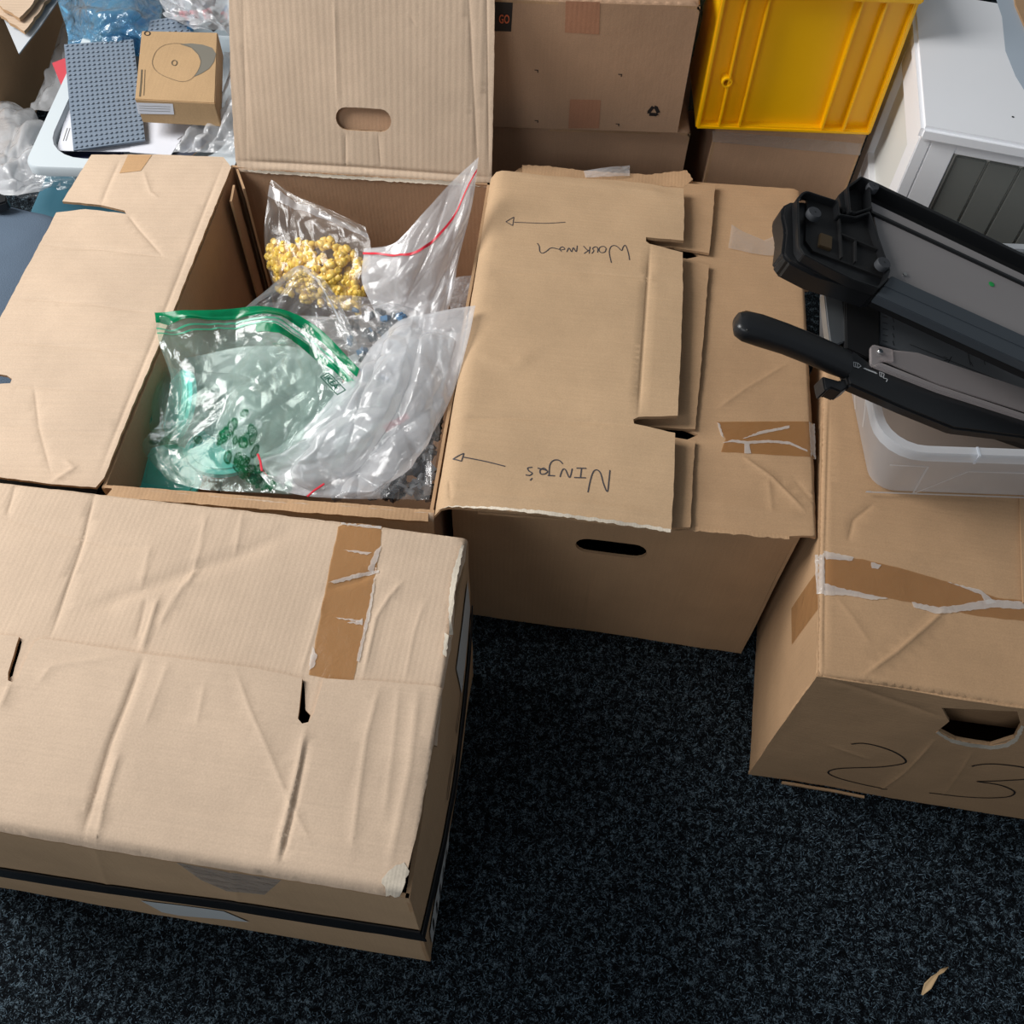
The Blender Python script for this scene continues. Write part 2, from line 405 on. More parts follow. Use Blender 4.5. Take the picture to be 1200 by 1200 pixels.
def ink(name, S, strokes, width, mat, parent, off=.0006, px=True):
    verts = []; faces = []
    for st in strokes:
        q = [Vector(S.uv(p) if px else p) for p in st]
        # smooth the stroke
        if len(q) > 2:
            r = []
            for i in range(len(q)-1):
                p0 = q[max(i-1, 0)]; p1 = q[i]; p2 = q[i+1]; p3 = q[min(i+2, len(q)-1)]
                for k in range(5):
                    t = k/5; r.append(.5*((2*p1)+(p2-p0)*t+(2*p0-5*p1+4*p2-p3)*t*t+(3*p1-p0-3*p2+p3)*t**3))
            r.append(q[-1]); q = r
        else:
            q = [q[0].lerp(q[1], k/8) for k in range(9)]
        L_, R_ = [], []
        for i, p in enumerate(q):
            d = (q[min(i+1, len(q)-1)]-q[max(i-1, 0)]); d = d.normalized() if d.length > 1e-9 else Vector((1, 0)); n = Vector((-d.y, d.x))*width/2
            L_.append(tuple(p+n)); R_.append(tuple(p-n))
        s0 = len(verts); verts += S.P3(L_, off)+S.P3(R_, off); k = len(q)
        faces += [(s0+i, s0+k+i, s0+k+i+1, s0+i+1) for i in range(k-1)]
    return mesh_obj(name, verts, faces, mat, parent, smooth=False)
def prism(name, poly, z1, z0, mat, parent=None, bev=.002, segs=2, base=None, px=True, zpx=None, smooth_angle=35, taper=None):
    """solid whose top outline is poly (pixels are read on the level z1), extruded down to z0, edges rounded"""
    P = [at(p[0], p[1], zpx if zpx is not None else z1) if px else Vector((p[0], p[1], 0)) for p in poly]
    bm = bmesh.new()
    c = sum(((p.x, p.y) for p in P), ()); cx = sum(p.x for p in P)/len(P); cy = sum(p.y for p in P)/len(P)
    T = [bm.verts.new((p.x, p.y, z1)) for p in P]
    t = taper or 1
    B = [bm.verts.new((cx+(p.x-cx)*t, cy+(p.y-cy)*t, z0)) for p in P]
    bm.faces.new(T); bm.faces.new(B[::-1]); n = len(P)
    for i in range(n): bm.faces.new((T[i], B[i], B[(i+1) % n], T[(i+1) % n]))
    bmesh.ops.recalc_face_normals(bm, faces=bm.faces)
    if bev: bmesh.ops.bevel(bm, geom=list(bm.edges), offset=bev, segments=segs, affect='EDGES', clamp_overlap=True)
    return bm_obj(name, bm, mat, parent, base, smooth_angle)
def bm_obj(name, bm, mat, parent=None, base=None, angle=35):
    bmesh.ops.triangulate(bm, faces=[f for f in bm.faces if len(f.verts) > 4])
    bm.verts.index_update()
    verts = [v.co.copy() for v in bm.verts]; faces = [tuple(v.index for v in f.verts) for f in bm.faces]; bm.free()
    return mesh_obj(name, verts, faces, mat, parent, base=base, uvs=[(v.x+v.z*.3, v.y+v.z*.7) for v in verts], angle=angle)
def frame_box(bm, O, X, Y, Z, x0, x1, y0, y1, z0, z1):
    v = [bm.verts.new(O+X*x+Y*y+Z*z) for z in (z0, z1) for y in (y0, y1) for x in (x0, x1)]
    for f in ((0, 2, 3, 1), (4, 5, 7, 6), (0, 1, 5, 4), (2, 6, 7, 3), (0, 4, 6, 2), (1, 3, 7, 5)): bm.faces.new([v[i] for i in f])
    return v
def lbox(name, O, X, Y, Z, x0, x1, y0, y1, z0, z1, mat, parent=None, bev=.002, base=None):
    bm = bmesh.new(); frame_box(bm, Vector(O), Vector(X), Vector(Y), Vector(Z), x0, x1, y0, y1, z0, z1)
    bmesh.ops.recalc_face_normals(bm, faces=bm.faces)
    if bev: bmesh.ops.bevel(bm, geom=list(bm.edges), offset=bev, segments=2, affect='EDGES', clamp_overlap=True)
    return bm_obj(name, bm, mat, parent, base)
def disc(name, c, n, r, h, mat, parent=None, segs=20, hole=0, dome=0):
    c = Vector(c); n = Vector(n).normalized(); a = n.orthogonal().normalized(); b = n.cross(a); verts = []; faces = []
    prof = [(r, 0), (r, h*.75), (r*.9, h), (hole if hole else r*.01, h+dome)]
    if hole: prof += [(hole, 0)]
    for (q, z) in prof:
        for k in range(segs):
            t = 2*math.pi*k/segs; verts.append(c+n*z+a*(q*math.cos(t))+b*(q*math.sin(t)))
    m = len(prof)
    for j in range(m-1):
        for k in range(segs):
            faces.append((j*segs+k, j*segs+(k+1) % segs, (j+1)*segs+(k+1) % segs, (j+1)*segs+k))
    if not hole: faces.append(tuple((m-1)*segs+k for k in range(segs)))
    return mesh_obj(name, verts, faces, mat, parent, angle=40)
def tubepath(name, pts, rx, ry, mat, parent=None, up=Vector((0, 0, 1)), segs=16, sq=3.0, base=None):
    """loft of rounded-rectangle sections along world points; rx, ry per point"""
    verts = []; faces = []; n = len(pts)
    for i, p in enumerate(pts):
        d = (pts[min(i+1, n-1)]-pts[max(i-1, 0)]).normalized(); s = d.cross(up).normalized(); u = s.cross(d)
        for k in range(segs):
            t = 2*math.pi*k/segs; c, s_ = math.cos(t), math.sin(t)
            verts.append(p+s*(math.copysign(abs(c)**(2/sq), c)*rx[i])+u*(math.copysign(abs(s_)**(2/sq), s_)*ry[i]))
    for i in range(n-1):
        for k in range(segs): faces.append((i*segs+k, i*segs+(k+1) % segs, (i+1)*segs+(k+1) % segs, (i+1)*segs+k))
    faces.append(tuple(range(segs))[::-1]); faces.append(tuple((n-1)*segs+k for k in range(segs)))
    return mesh_obj(name, verts, faces, mat, parent, base=base, angle=45)
def text_on(name, body, O, X, Y, size, mat, parent, xs=1.0, bold=0):
    cu = bpy.data.curves.new('tmp', 'FONT'); cu.body = body; cu.size = size; cu.offset = bold; cu.resolution_u = 3
    to = bpy.data.objects.new('tmp', cu); COL.objects.link(to)
    dg = bpy.context.evaluated_depsgraph_get(); me = to.evaluated_get(dg).to_mesh()
    X = Vector(X).normalized(); Y = Vector(Y).normalized(); O = Vector(O)
    verts = [O+X*(v.co.x*xs)+Y*v.co.y for v in me.vertices]; faces = [tuple(p.vertices) for p in me.polygons]
    to.to_mesh_clear() if False else None
    bpy.data.objects.remove(to)
    return mesh_obj(name, verts, faces, mat, parent, smooth=False)

# ------------------------------------------------------------------ crumpled film sheets
def catmull(C, n):
    """C (k,3) -> (n,3)"""
    k = len(C); t = np.linspace(0, k-1, n); i = np.minimum(t.astype(int), k-2); f = (t-i)[:, None]
    g = lambda j: C[np.clip(j, 0, k-1)]
    p0, p1, p2, p3 = g(i-1), g(i), g(i+1), g(i+2)
    p0 = np.where((i == 0)[:, None], 2*p1-p2, p0); p3 = np.where((i == k-2)[:, None], 2*p2-p1, p3)
    return .5*(2*p1+(p2-p0)*f+(2*p0-5*p1+4*p2-p3)*f**2+(3*p1-p0-3*p2+p3)*f**3)
def patch(ctrl, nu, nv):
    C = np.array([[tuple(at(*p)) for p in row] for row in ctrl])   # rows (v) x cols (u)
    A = np.array([catmull(r, nu) for r in C]); return np.array([catmull(A[:, j], nv) for j in range(nu)]).transpose(1, 0, 2)
def crumple(nu, nv, seed, asp=1.0):
    r = np.random.RandomState(seed); U, V = np.meshgrid(np.linspace(0, 1, nu), np.linspace(0, 1, nv)*asp); h = np.zeros_like(U)
    for ns, amp, st in ((7, .50, 2.4), (24, .34, 3.4), (70, .22, 2.2)):
        th = r.uniform(0, math.pi); c, s = math.cos(th), math.sin(th)
        # bend the fold direction slowly over the sheet
        a = (c*U+s*V)*st; b = -s*U+c*V
        sx = r.uniform(-1, 2, ns*2); sy = r.uniform(-1, 2, ns*2)
        pa = (c*sx+s*sy)*st; pb = -s*sx+c*sy
        D = np.sqrt((a[..., None]-pa)**2+(b[..., None]-pb)**2); D.sort(axis=-1)
        h += amp*(D[..., 1]-D[..., 0])*math.sqrt(ns)*.8
    for k in range(5):
        th = r.uniform(0, math.pi); f = r.uniform(2, 6); ph = r.uniform(0, 1); q = (math.cos(th)*U+math.sin(th)*V)*f+ph+.25*np.sin(U*5+V*4+k)
        h += .10*np.abs((q % 1)-.5)*2
    return h-h.mean()
SHEETS = {}
def sheet(name, ctrl, mat, parent, nu=70, nv=70, amp=.010, seed=1, back=0.0, attr=None, off=0, edgefade=.06):
    P = patch(ctrl, nu, nv); du = np.gradient(P, axis=1); dv = np.gradient(P, axis=0); Nn = np.cross(du, dv); Nn /= np.linalg.norm(Nn, axis=2, keepdims=True)+1e-12
    Nn = np.where(Nn[..., 2:3] < 0, -Nn, Nn)
    U, V = np.meshgrid(np.linspace(0, 1, nu), np.linspace(0, 1, nv)); fade = np.clip(np.minimum(np.minimum(U, 1-U), np.minimum(V, 1-V))/edgefade, .25, 1)
    h = crumple(nu, nv, seed); Q = P+Nn*(h*amp*fade+off)[..., None]
    SHEETS[name+str(seed)] = (Q, Nn)
    verts = [tuple(v) for v in Q.reshape(-1, 3)]
    faces = [(j*nu+i, j*nu+i+1, (j+1)*nu+i+1, (j+1)*nu+i) for j in range(nv-1) for i in range(nu-1)]
    if back:
        h2 = crumple(nu, nv, seed+50); bb = np.sin(np.pi*U)*np.sin(np.pi*V); Q2 = P-Nn*(bb*back)[..., None]+Nn*(h2*amp*.8*fade*bb)[..., None]-np.array([0, 0, .002])
        s0 = len(verts); verts += [tuple(v) for v in Q2.reshape(-1, 3)]
        faces += [tuple(s0+k for k in (j*nu+i, (j+1)*nu+i, (j+1)*nu+i+1, j*nu+i+1)) for j in range(nv-1) for i in range(nu-1)]
    o = mesh_obj(name, verts, faces, mat, parent)
    if attr is not None:
        a = o.data.attributes.new('print', 'FLOAT', 'POINT'); vals = attr(U, V).ravel(); full = np.zeros(len(verts)); full[:len(vals)] = vals; a.data.foreach_set('value', full)
    return o, Q, Nn
def strip(name, Q, Nn, pts, width, mat, parent, off=.0012, n=60):
    """ribbon on a sheet along (u,v) points, width as fraction along v"""
    nv, nu = Q.shape[:2]; C = catmull(np.array([(u, v, 0) for u, v in pts], float), n)
    def S(u, v):
        x = min(max(u, 0), 1)*(nu-1); y = min(max(v, 0), 1)*(nv-1); i = min(int(x), nu-2); j = min(int(y), nv-2); a = x-i; b = y-j
        q = Q[j, i]*(1-a)*(1-b)+Q[j, i+1]*a*(1-b)+Q[j+1, i]*(1-a)*b+Q[j+1, i+1]*a*b; return q+Nn[j, i]*off
    verts = []; m = 5
    for u, v, _ in C:
        for k in range(m): verts.append(tuple(S(u, v+width*(k/(m-1)-.5))))
    faces = [(i*m+k, i*m+k+1, (i+1)*m+k+1, (i+1)*m+k) for i in range(n-1) for k in range(m-1)]
    return mesh_obj(name, verts, faces, mat, parent)

# ================================================================== SETTING
def grid_floor():
    bm = bmesh.new(); frame_box(bm, Vector((0, 0, 0)), Vector((1, 0, 0)), Vector((0, 1, 0)), Vector((0, 0, 1)), -3.0, 3.0, -2.0, 4.0, -.05, 0)
    o = bm_obj('floor', bm, MT['carpet'], None, (0, 0, 0)); o['kind'] = 'structure'; return o
floor = grid_floor()
def fibres(name, mat, n, seed, zmax):
    r = np.random.RandomState(seed); x = r.uniform(-.95, 1.15, n); y = r.uniform(-.05, .95, n); a = r.uniform(0, 2*np.pi, n); l = r.uniform(.003, .008, n); w = r.uniform(.0004, .0008, n); z = r.uniform(.001, zmax, n); dz = r.uniform(-.001, .003, n)
    dx, dy = np.cos(a), np.sin(a); V = np.zeros((n, 3, 3)); 
    V[:, 0] = np.stack([x-dy*w, y+dx*w, z*0+.0004], 1); V[:, 1] = np.stack([x+dy*w, y-dx*w, z*0+.0004], 1); V[:, 2] = np.stack([x+dx*l, y+dy*l, z+dz.clip(0)], 1)
    me = bpy.data.meshes.new(name); me.vertices.add(3*n); me.vertices.foreach_set('co', V.ravel()); me.loops.add(3*n); me.loops.foreach_set('vertex_index', np.arange(3*n)); me.polygons.add(n); me.polygons.foreach_set('loop_start', np.arange(n)*3); me.polygons.foreach_set('loop_total', np.full(n, 3)); me.update(); me.validate()
    me.materials.append(mat); o = bpy.data.objects.new(name, me); COL.objects.link(o); o.parent = floor; o['kind'] = 'stuff'; return o
fibres('carpet_fibres', MT['fibre_dark'], 60000, 3, .004)
fibres('carpet_fibres', MT['fibre_light'], 42000, 4, .005)
w = lbox('wall_back', (0, 0, 0), (1, 0, 0), (0, 1, 0), (0, 0, 1), -3, 3, 3.2, 3.3, 0, 2.6, MT['wall_paint'], None, 0, (0, 3.2, 0)); w['kind'] = 'structure'
b_ = lbox('baseboard_back', (0, 0, 0), (1, 0, 0), (0, 1, 0), (0, 0, 1), -3, 3, 3.185, 3.2, 0, .08, MT['white_paint'], None, .003, (0, 3.185, 0)); b_['kind'] = 'structure'

Z = Vector((0, 0, 1))
H = .413
def hsurf(z, p0, p1, **k):
    """horizontal surface; X runs from pixel p0 to pixel p1 on that level"""
    a = at(p0[0], p0[1], z); b = at(p1[0], p1[1], z); X = (b-a).normalized(); return Surf(a, X, Z.cross(X), **k)
def wall_surf(a, b, outward=1, **k):
    """vertical surface through world points a -> b (floor plan), u along a->b, v up"""
    a = Vector((a[0], a[1], 0)); b = Vector((b[0], b[1], 0)); X = (b-a).normalized()
    return Surf(a, X, Z, **k)   # normal = X x Z : to the right-hand side when walking from a to b
def slot(S, p, q, rw, n=8, px=True):
    a = Vector(S.uv(p) if px else p); b = Vector(S.uv(q) if px else q); d = (b-a).normalized(); nn = Vector((-d.y, d.x)); r = []
    for k in range(n+1):
        t = math.pi*k/n; r.append(tuple(b+d*(math.sin(t)*rw)-nn*(math.cos(t)*rw)))
    for k in range(n+1):
        t = math.pi*k/n; r.append(tuple(a-d*(math.sin(t)*rw)+nn*(math.cos(t)*rw)))
    return r

def S_(off, lst, k): return [(off[0]+x/k, off[1]+y/k) for x, y in lst]
def wu(S, pts): return [S.wuv(Vector((p[0], p[1], p[2] if len(p) > 2 else S.O.z))) for p in pts]
def xy(px, py, z): v = at(px, py, z); return Vector((v.x, v.y))
def fprism(name, S, poly, w1, w0, mat, parent, bev=.002, holes=None, px=True, taper=1.0):
    S2 = Surf(S.O+S.N*w1, S.X, S.Y, noise=0); P = [Vector(S2.uv(p) if px else p) for p in poly]
    c = sum(P, Vector((0, 0)))/len(P); bm = bmesh.new()
    f = lambda p, w: S.O+S.X*p.x+S.Y*p.y+S.N*w
    T = [bm.verts.new(f(p, w1)) for p in P]; B = [bm.verts.new(f(c+(p-c)*taper, w0)) for p in P]; n = len(P)
    bm.faces.new(T); bm.faces.new(B[::-1])
    for i in range(n): bm.faces.new((T[i], B[i], B[(i+1) % n], T[(i+1) % n]))
    bmesh.ops.recalc_face_normals(bm, faces=bm.faces)
    if bev: bmesh.ops.bevel(bm, geom=list(bm.edges), offset=bev, segments=2, affect='EDGES', clamp_overlap=True)
    return bm_obj(name, bm, mat, parent)
def rim(name, S, poly, wid, w1, w0, mat, parent, bev=.001, px=True):
    """a raised wall that follows a closed outline"""
    S2 = Surf(S.O+S.N*w1, S.X, S.Y, noise=0); P = [Vector(S2.uv(p) if px else p) for p in poly]; n = len(P)
    ar = sum(P[i].x*P[(i+1) % n].y-P[(i+1) % n].x*P[i].y for i in range(n)); sg = 1 if ar > 0 else -1; Q = []
    for i in range(n):
        a = (P[i]-P[i-1]).normalized(); b = (P[(i+1) % n]-P[i]).normalized(); na = Vector((-a.y, a.x))*sg; nb = Vector((-b.y, b.x))*sg; m = (na+nb); m = m/max(.4, m.length_squared)*2*wid/1 if m.length > 1e-6 else na*wid
        Q.append(P[i]+m*.5*1.0 if False else P[i]+m)
    f = lambda p, w: S.O+S.X*p.x+S.Y*p.y+S.N*w
    bm = bmesh.new(); R = [[bm.verts.new(f(p, w)) for p in pp] for pp, w in ((P, w0), (P, w1), (Q, w1), (Q, w0))]
    for j in range(4):
        for i in range(n): bm.faces.new((R[j][i], R[j][(i+1) % n], R[(j+1) % 4][(i+1) % n], R[(j+1) % 4][i]))
    bmesh.ops.recalc_face_normals(bm, faces=bm.faces)
    if bev: bmesh.ops.bevel(bm, geom=list(bm.edges), offset=bev, segments=2, affect='EDGES', clamp_overlap=True)
    return bm_obj(name, bm, mat, parent)
def closed_box(name, label, FL, FR, BR, BL, z0, z1, mat, matx=None, noise=.001, seed=1, top=True, group=None):
    """a taped-up carton: four walls, base and two flaps that meet in the middle"""
    c = [Vector((p[0], p[1])) for p in (FL, FR, BR, BL)]; cen = sum(c, Vector((0, 0)))/4
    t = thing(name, label, 'box', (cen.x, cen.y, z0), group); S = {}
    for k, (i, j) in {'front': (0, 1), 'right': (1, 2), 'back': (2, 3), 'left': (3, 0)}.items():
        s = wall_surf(c[i], c[j], noise=noise, seed=seed+i); Ln = (c[j]-c[i]).length; S[k] = s
        s.O = Vector((c[i].x, c[i].y, 0)); e = .0
        panel('side_panel', s, [(e, z0), (Ln-e, z0), (Ln-e, z1-.006), (e, z1-.006)], mat, t, px=False, g=.03, sub=.03)
    s = Surf((c[0].x, c[0].y, z1), (c[1]-c[0]).to_3d(), Z.cross((c[1]-c[0]).to_3d()), noise=noise, seed=seed+9); S['top'] = s
    q = [Vector(s.wuv((p.x, p.y, z1))) for p in c]
    m0 = q[0].lerp(q[3], .498); m1 = q[1].lerp(q[2], .498); n0 = q[0].lerp(q[3], .502); n1 = q[1].lerp(q[2], .502)
    if top:
        for a, b in ((q[0], q[1]), (q[1], q[2]), (q[2], q[3]), (q[3], q[0])): s.edge(a, b, .006, px=False)
        panel('top_flap', s, [q[0], q[1], m1, m0], matx or mat, t, px=False, g=.03, sub=.02)
        panel('top_flap', s, [n0, n1, q[2], q[3]], matx or mat, t, px=False, g=.03, sub=.02)
    sb = Surf((c[0].x, c[0].y, z0+.008), (c[1]-c[0]).to_3d(), Z.cross((c[1]-c[0]).to_3d()), noise=0)
    i_ = [p.lerp(Vector(q[0]).lerp(q[2], .5), .02) for p in q]
    panel('base_panel', sb, i_, mat, t, px=False, g=.1, sub=.1)
    return t, S

# ================================================================== BOX C: big closed carton, lower left
ZC = .465
CBR, CFR, CBL, CFL = xy(548, 630, ZC), xy(478, 1050, ZC), xy(-230, 538, ZC), xy(-230, 933, ZC)
cc = (CBR+CFR+CBL+CFL)/4
boxC = thing('cardboard_box', 'large closed pale cardboard box with black strap in the lower left corner', 'box', (cc.x, cc.y, 0))
def bulge(Ln, Ht, amp):
    return lambda P: amp*np.sin(np.clip(P[:, 0]/Ln, 0, 1)*np.pi)*np.sin(np.clip(P[:, 1]/Ht, 0, 1)*np.pi)
sCf = wall_surf(CFL, CFR, noise=.0015, seed=2); LC = (CFR-CFL).length
sCf.crease([(108, 985), (128, 1040)], .001, .006); sCf.crease([(270, 1010), (280, 1060)], .001, .006)
panel('side_panel', sCf, [(0, 0), (LC, 0), (LC, ZC-.012), (0, ZC-.012)], MT['mid_x'], boxC, px=False, g=.02)
sCr = wall_surf(CFR, CBR, noise=.002, seed=3); LR = (CBR-CFR).length; sCr.bul = bulge(LR, .46, .012)
panel('side_panel', sCr, [(0, 0), (LR, 0), (LR, ZC-.012), (0, ZC-.012)], MT['mid_x'], boxC, px=False, g=.02)
sCb = wall_surf(CBR, CBL, noise=.001, seed=4); LB = (CBL-CBR).length
panel('side_panel', sCb, [(0, 0), (LB, 0), (LB, ZC-.01), (0, ZC-.01)], MT['mid_x'], boxC, px=False, g=.05, sub=.05)
sCl = wall_surf(CBL, CFL, noise=.001, seed=5); LL = (CFL-CBL).length
panel('side_panel', sCl, [(0, 0), (LL, 0), (LL, ZC-.01), (0, ZC-.01)], MT['mid_x'], boxC, px=False, g=.05, sub=.05)
sC = hsurf(ZC, (0, 972), (478, 1050), noise=.0016, seed=6)
sC.edge((-230, 933), (478, 1050), .010); sC.edge((478, 1050), (548, 630), .007); sC.edge((548, 630), (-230, 538), .004)
for pts, a, wd in [([(111, 578), (96, 640), (60, 746)], -.0022, .004), ([(18, 568), (8, 606)], -.0015, .004), ([(242, 600), (235, 640), (220, 690)], .0012, .006),
        ([(0, 605), (60, 622), (130, 640), (172, 642)], -.0014, .006), ([(100, 716), (160, 693), (215, 672), (280, 650), (345, 622)], -.0032, .016),
        ([(172, 700), (160, 750)], -.0016, .005), ([(185, 700), (175, 735), (166, 764)], .0028, .006), ([(235, 662), (205, 700), (186, 735)], .0018, .007),
        ([(176, 640), (165, 690)], .0012, .006), ([(285, 600), (275, 650)], .001, .005),
        ([(380, 700), (352, 790)], .0008, .004), ([(473, 680), (455, 700), (440, 725), (425, 797)], .0018, .005), ([(448, 665), (420, 680), (385, 688)], -.0024, .008), ([(500, 700), (485, 740), (474, 800)], .0008, .005),
        ([(60, 750), (30, 800)], .001, .006), ([(20, 830), (80, 810), (135, 775)], -.0018, .010)]:
    sC.crease(pts, a, wd)
panel('rear_top_flap', sC, [(-230, 538), (398, 610), (548, 630), (545, 655), (534, 690), (531, 740), (519, 806), (512, 872), (-230, 810)], MT['pale_x'], boxC, g=.012, jag=.0006, holes=[[(352, 798), (356, 799), (358, 832), (364, 838), (361, 847), (353, 848), (348, 842)], [(21, 748), (26, 752), (15, 792), (8, 797), (7, 790)]])
sC2 = hsurf(ZC+.0055, (0, 972), (478, 1050), noise=.0014, seed=8)
sC2.edge((-230, 933), (478, 1050), .014); sC2.edge((478, 1050), (519, 806), .006)
for pts, a, wd in [([(168, 770), (150, 820), (130, 870), (112, 930), (97, 980)], -.0036, .006), ([(198, 775), (170, 850)], .0010, .006), ([(140, 880), (125, 930), (114, 984)], .0025, .006),
        ([(358, 852), (350, 900), (335, 960), (323, 1010)], .003, .007), ([(360, 870), (345, 945), (330, 1008)], -.003, .004), ([(276, 785), (292, 830), (310, 870), (335, 930), (365, 990)], .0014, .005),
        ([(445, 802), (430, 860), (420, 930), (412, 1000)], .0016, .006), ([(468, 800), (460, 880), (450, 960)], .0010, .006), ([(490, 805), (480, 900), (455, 1020)], .002, .008), ([(0, 925), (150, 945), (320, 975), (455, 1000)], .0010, .010), ([(45, 800), (60, 780), (140, 770)], .001, .006),
        ([(12, 800), (0, 830)], .002, .006), ([(230, 850), (240, 800)], .0008, .005)]:
    sC2.crease(pts, a, wd)
panel('front_top_flap', sC2, [(-230, 933), (0, 972), (110, 992), (240, 1012), (380, 1035), (455, 1048), (462, 1030), (478, 1018), (492, 960), (506, 880), (519, 805), (430, 797), (379, 795), (368, 835), (362, 846), (354, 848), (349, 842), (354, 795), (300, 783), (165, 766), (48, 748), (40, 752), (20, 794), (14, 799), (9, 797), (9, 788), (22, 746), (-230, 716)], MT['pale_y'], boxC, g=.012, jag=.0005)
panel('torn_corner', sC, [(448, 1032), (456, 1022), (474, 1012), (480, 1022), (474, 1040), (468, 1050), (452, 1050)], MT['torn'], boxC, off=.0075, th=.002, g=.004, jag=.002, sub=.004)
for i, pts in enumerate([[(544, 640), (534, 688), (529, 730), (531, 742), (526, 745), (526, 700), (531, 668), (541, 640)], [(526, 745), (523, 770), (519, 768), (521, 742)]]):
    panel('torn_edge', sC, pts, MT['torn'], boxC, off=.003, th=.001, g=.01, jag=.0008, sub=.004)
tp = panel('packing_tape', sC, [(398, 611), (423, 612), (448, 616), (446, 640), (438, 680), (428, 740), (414, 797), (388, 796), (362, 791), (372, 740), (386, 665)], MT['tape'], boxC, th=0, off=.0008, g=.008, jag=.0006)
for pts in [[(399, 611), (447, 616), (447, 621), (400, 615)], [(447, 640), (441, 645), (436, 655), (431, 668), (437, 672), (443, 655)], [(440, 672), (436, 690), (431, 715), (426, 738), (421, 760), (418, 775), (421, 776), (430, 738), (436, 710)], [(384, 683), (395, 683), (420, 677), (444, 671), (444, 668), (420, 672)], [(366, 758), (372, 768), (368, 782), (362, 786)], [(402, 645), (430, 651), (436, 648), (420, 646)], [(390, 724), (424, 730), (424, 727)], [(407, 730), (416, 729), (425, 725), (425, 733)]]:
    panel('tape_air_pocket', sC, pts, MT['air'], tp, th=0, off=.0014, g=.02, jag=.0008, sub=.004)
# black strap round the box, with paper labels
def strap_run(S, pts, w0, name, parent, mat, off=.003, th=.002):
    a = [Vector(S.uv(p)) for p in pts]; up = [tuple(p+Vector((0, w0/2))) for p in a]; dn = [tuple(p-Vector((0, w0/2))) for p in a[::-1]]
    return panel(name, S, up+dn, mat, parent, th=th, off=off, px=False, g=.03, edge=mat)
a0 = Vector(sCf.uv((0, 1030))); a1 = Vector(sCf.uv((486, 1088)))
zL, zR = a0.y, a1.y
a0b = a0.lerp(a1, -a0.x/(a1.x-a0.x))
def band(S, p, q, wd, off=.004):
    d = (Vector(q)-Vector(p)).normalized(); n = Vector((-d.y, d.x))*wd/2; p = Vector(p); q = Vector(q)
    return [tuple(p-n), tuple(q-n), tuple(q+n), tuple(p+n)]
zr0 = .235
panel('strap', sCf, band(sCf, (0, .165), (LC+.004, zr0), .060), MT['strap'], boxC, th=.002, off=.004, px=False, g=.03, edge=MT['strap'])
panel('strap', sCr, band(sCr, (-.004, zr0), (LR, .245), .042), MT['strap'], boxC, th=.002, off=.004, px=False, g=.03, edge=MT['strap'])
lb = panel('paper_label', sCf, [(165, 1054), (262, 1068), (292, 1080), (210, 1072), (190, 1068)], MT['label'], boxC, th=0, off=.0015, g=.03)
lb = panel('paper_label', sCr, [(.02, .03), (.16, .05), (.16, .17), (.06, .16), (.02, .13)], MT['label'], boxC, th=0, off=.002, px=False, g=.03)
for k in range(5): ink('printed_line', sCr, [[(.035+.024*k, .06), (.037+.024*k, .13)]], .006, MT['ink'], lb, px=False, off=.003)
panel('paper_label', sCr, [(LR-.16, .30), (LR-.03, .31), (LR-.03, .40), (LR-.16, .39)], MT['label'], boxC, th=0, off=.002, px=False, g=.03)
panel('clear_tape_patch', sCf, [(205, 1009), (230, 1014), (290, 1024), (330, 1030), (310, 1048), (265, 1044), (235, 1030)], MT['tape_clear'], boxC, th=0, off=.0012, g=.02)
ink('printed_line', sCr, [[(.16, .29), (.19, .30), (.22, .295)], [(.25, .30), (.34, .305)]], .006, MT['ink'], boxC, px=False, off=.002)

# ================================================================== BOX A: open carton full of bags
ABL, ABR, AFR, AFL = Vector((-.545, 1.52)), Vector((-.059, 1.494)), Vector((-.115, .762)), Vector((-.601, .788))
ac = (ABL+ABR+AFR+AFL)/4
boxA = thing('open_cardboard_box', 'open brown cardboard box with its flaps spread, full of plastic bags', 'box', (ac.x, ac.y, 0))
sAl = wall_surf(ABL, AFL, noise=.0015, seed=11); Ll = (AFL-ABL).length
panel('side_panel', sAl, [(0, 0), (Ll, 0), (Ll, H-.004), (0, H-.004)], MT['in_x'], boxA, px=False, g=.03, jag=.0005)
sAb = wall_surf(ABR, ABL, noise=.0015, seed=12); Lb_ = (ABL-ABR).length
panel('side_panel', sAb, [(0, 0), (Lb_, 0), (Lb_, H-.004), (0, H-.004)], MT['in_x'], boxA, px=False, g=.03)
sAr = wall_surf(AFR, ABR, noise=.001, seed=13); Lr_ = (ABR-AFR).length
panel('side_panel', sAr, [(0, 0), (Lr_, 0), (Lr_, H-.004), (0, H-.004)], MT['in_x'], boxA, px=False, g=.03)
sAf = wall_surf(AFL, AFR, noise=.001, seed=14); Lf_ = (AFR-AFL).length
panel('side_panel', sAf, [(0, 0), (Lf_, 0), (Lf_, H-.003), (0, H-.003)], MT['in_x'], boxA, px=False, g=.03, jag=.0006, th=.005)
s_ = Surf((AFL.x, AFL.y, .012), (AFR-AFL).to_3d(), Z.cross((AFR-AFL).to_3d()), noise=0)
panel('base_panel', s_, wu(s_, [(AFL.x+.01, AFL.y+.01), (AFR.x-.01, AFR.y+.01), (ABR.x-.01, ABR.y-.01), (ABL.x+.01, ABL.y-.01)]), MT['in_x'], boxA, px=False, g=.1, sub=.1)
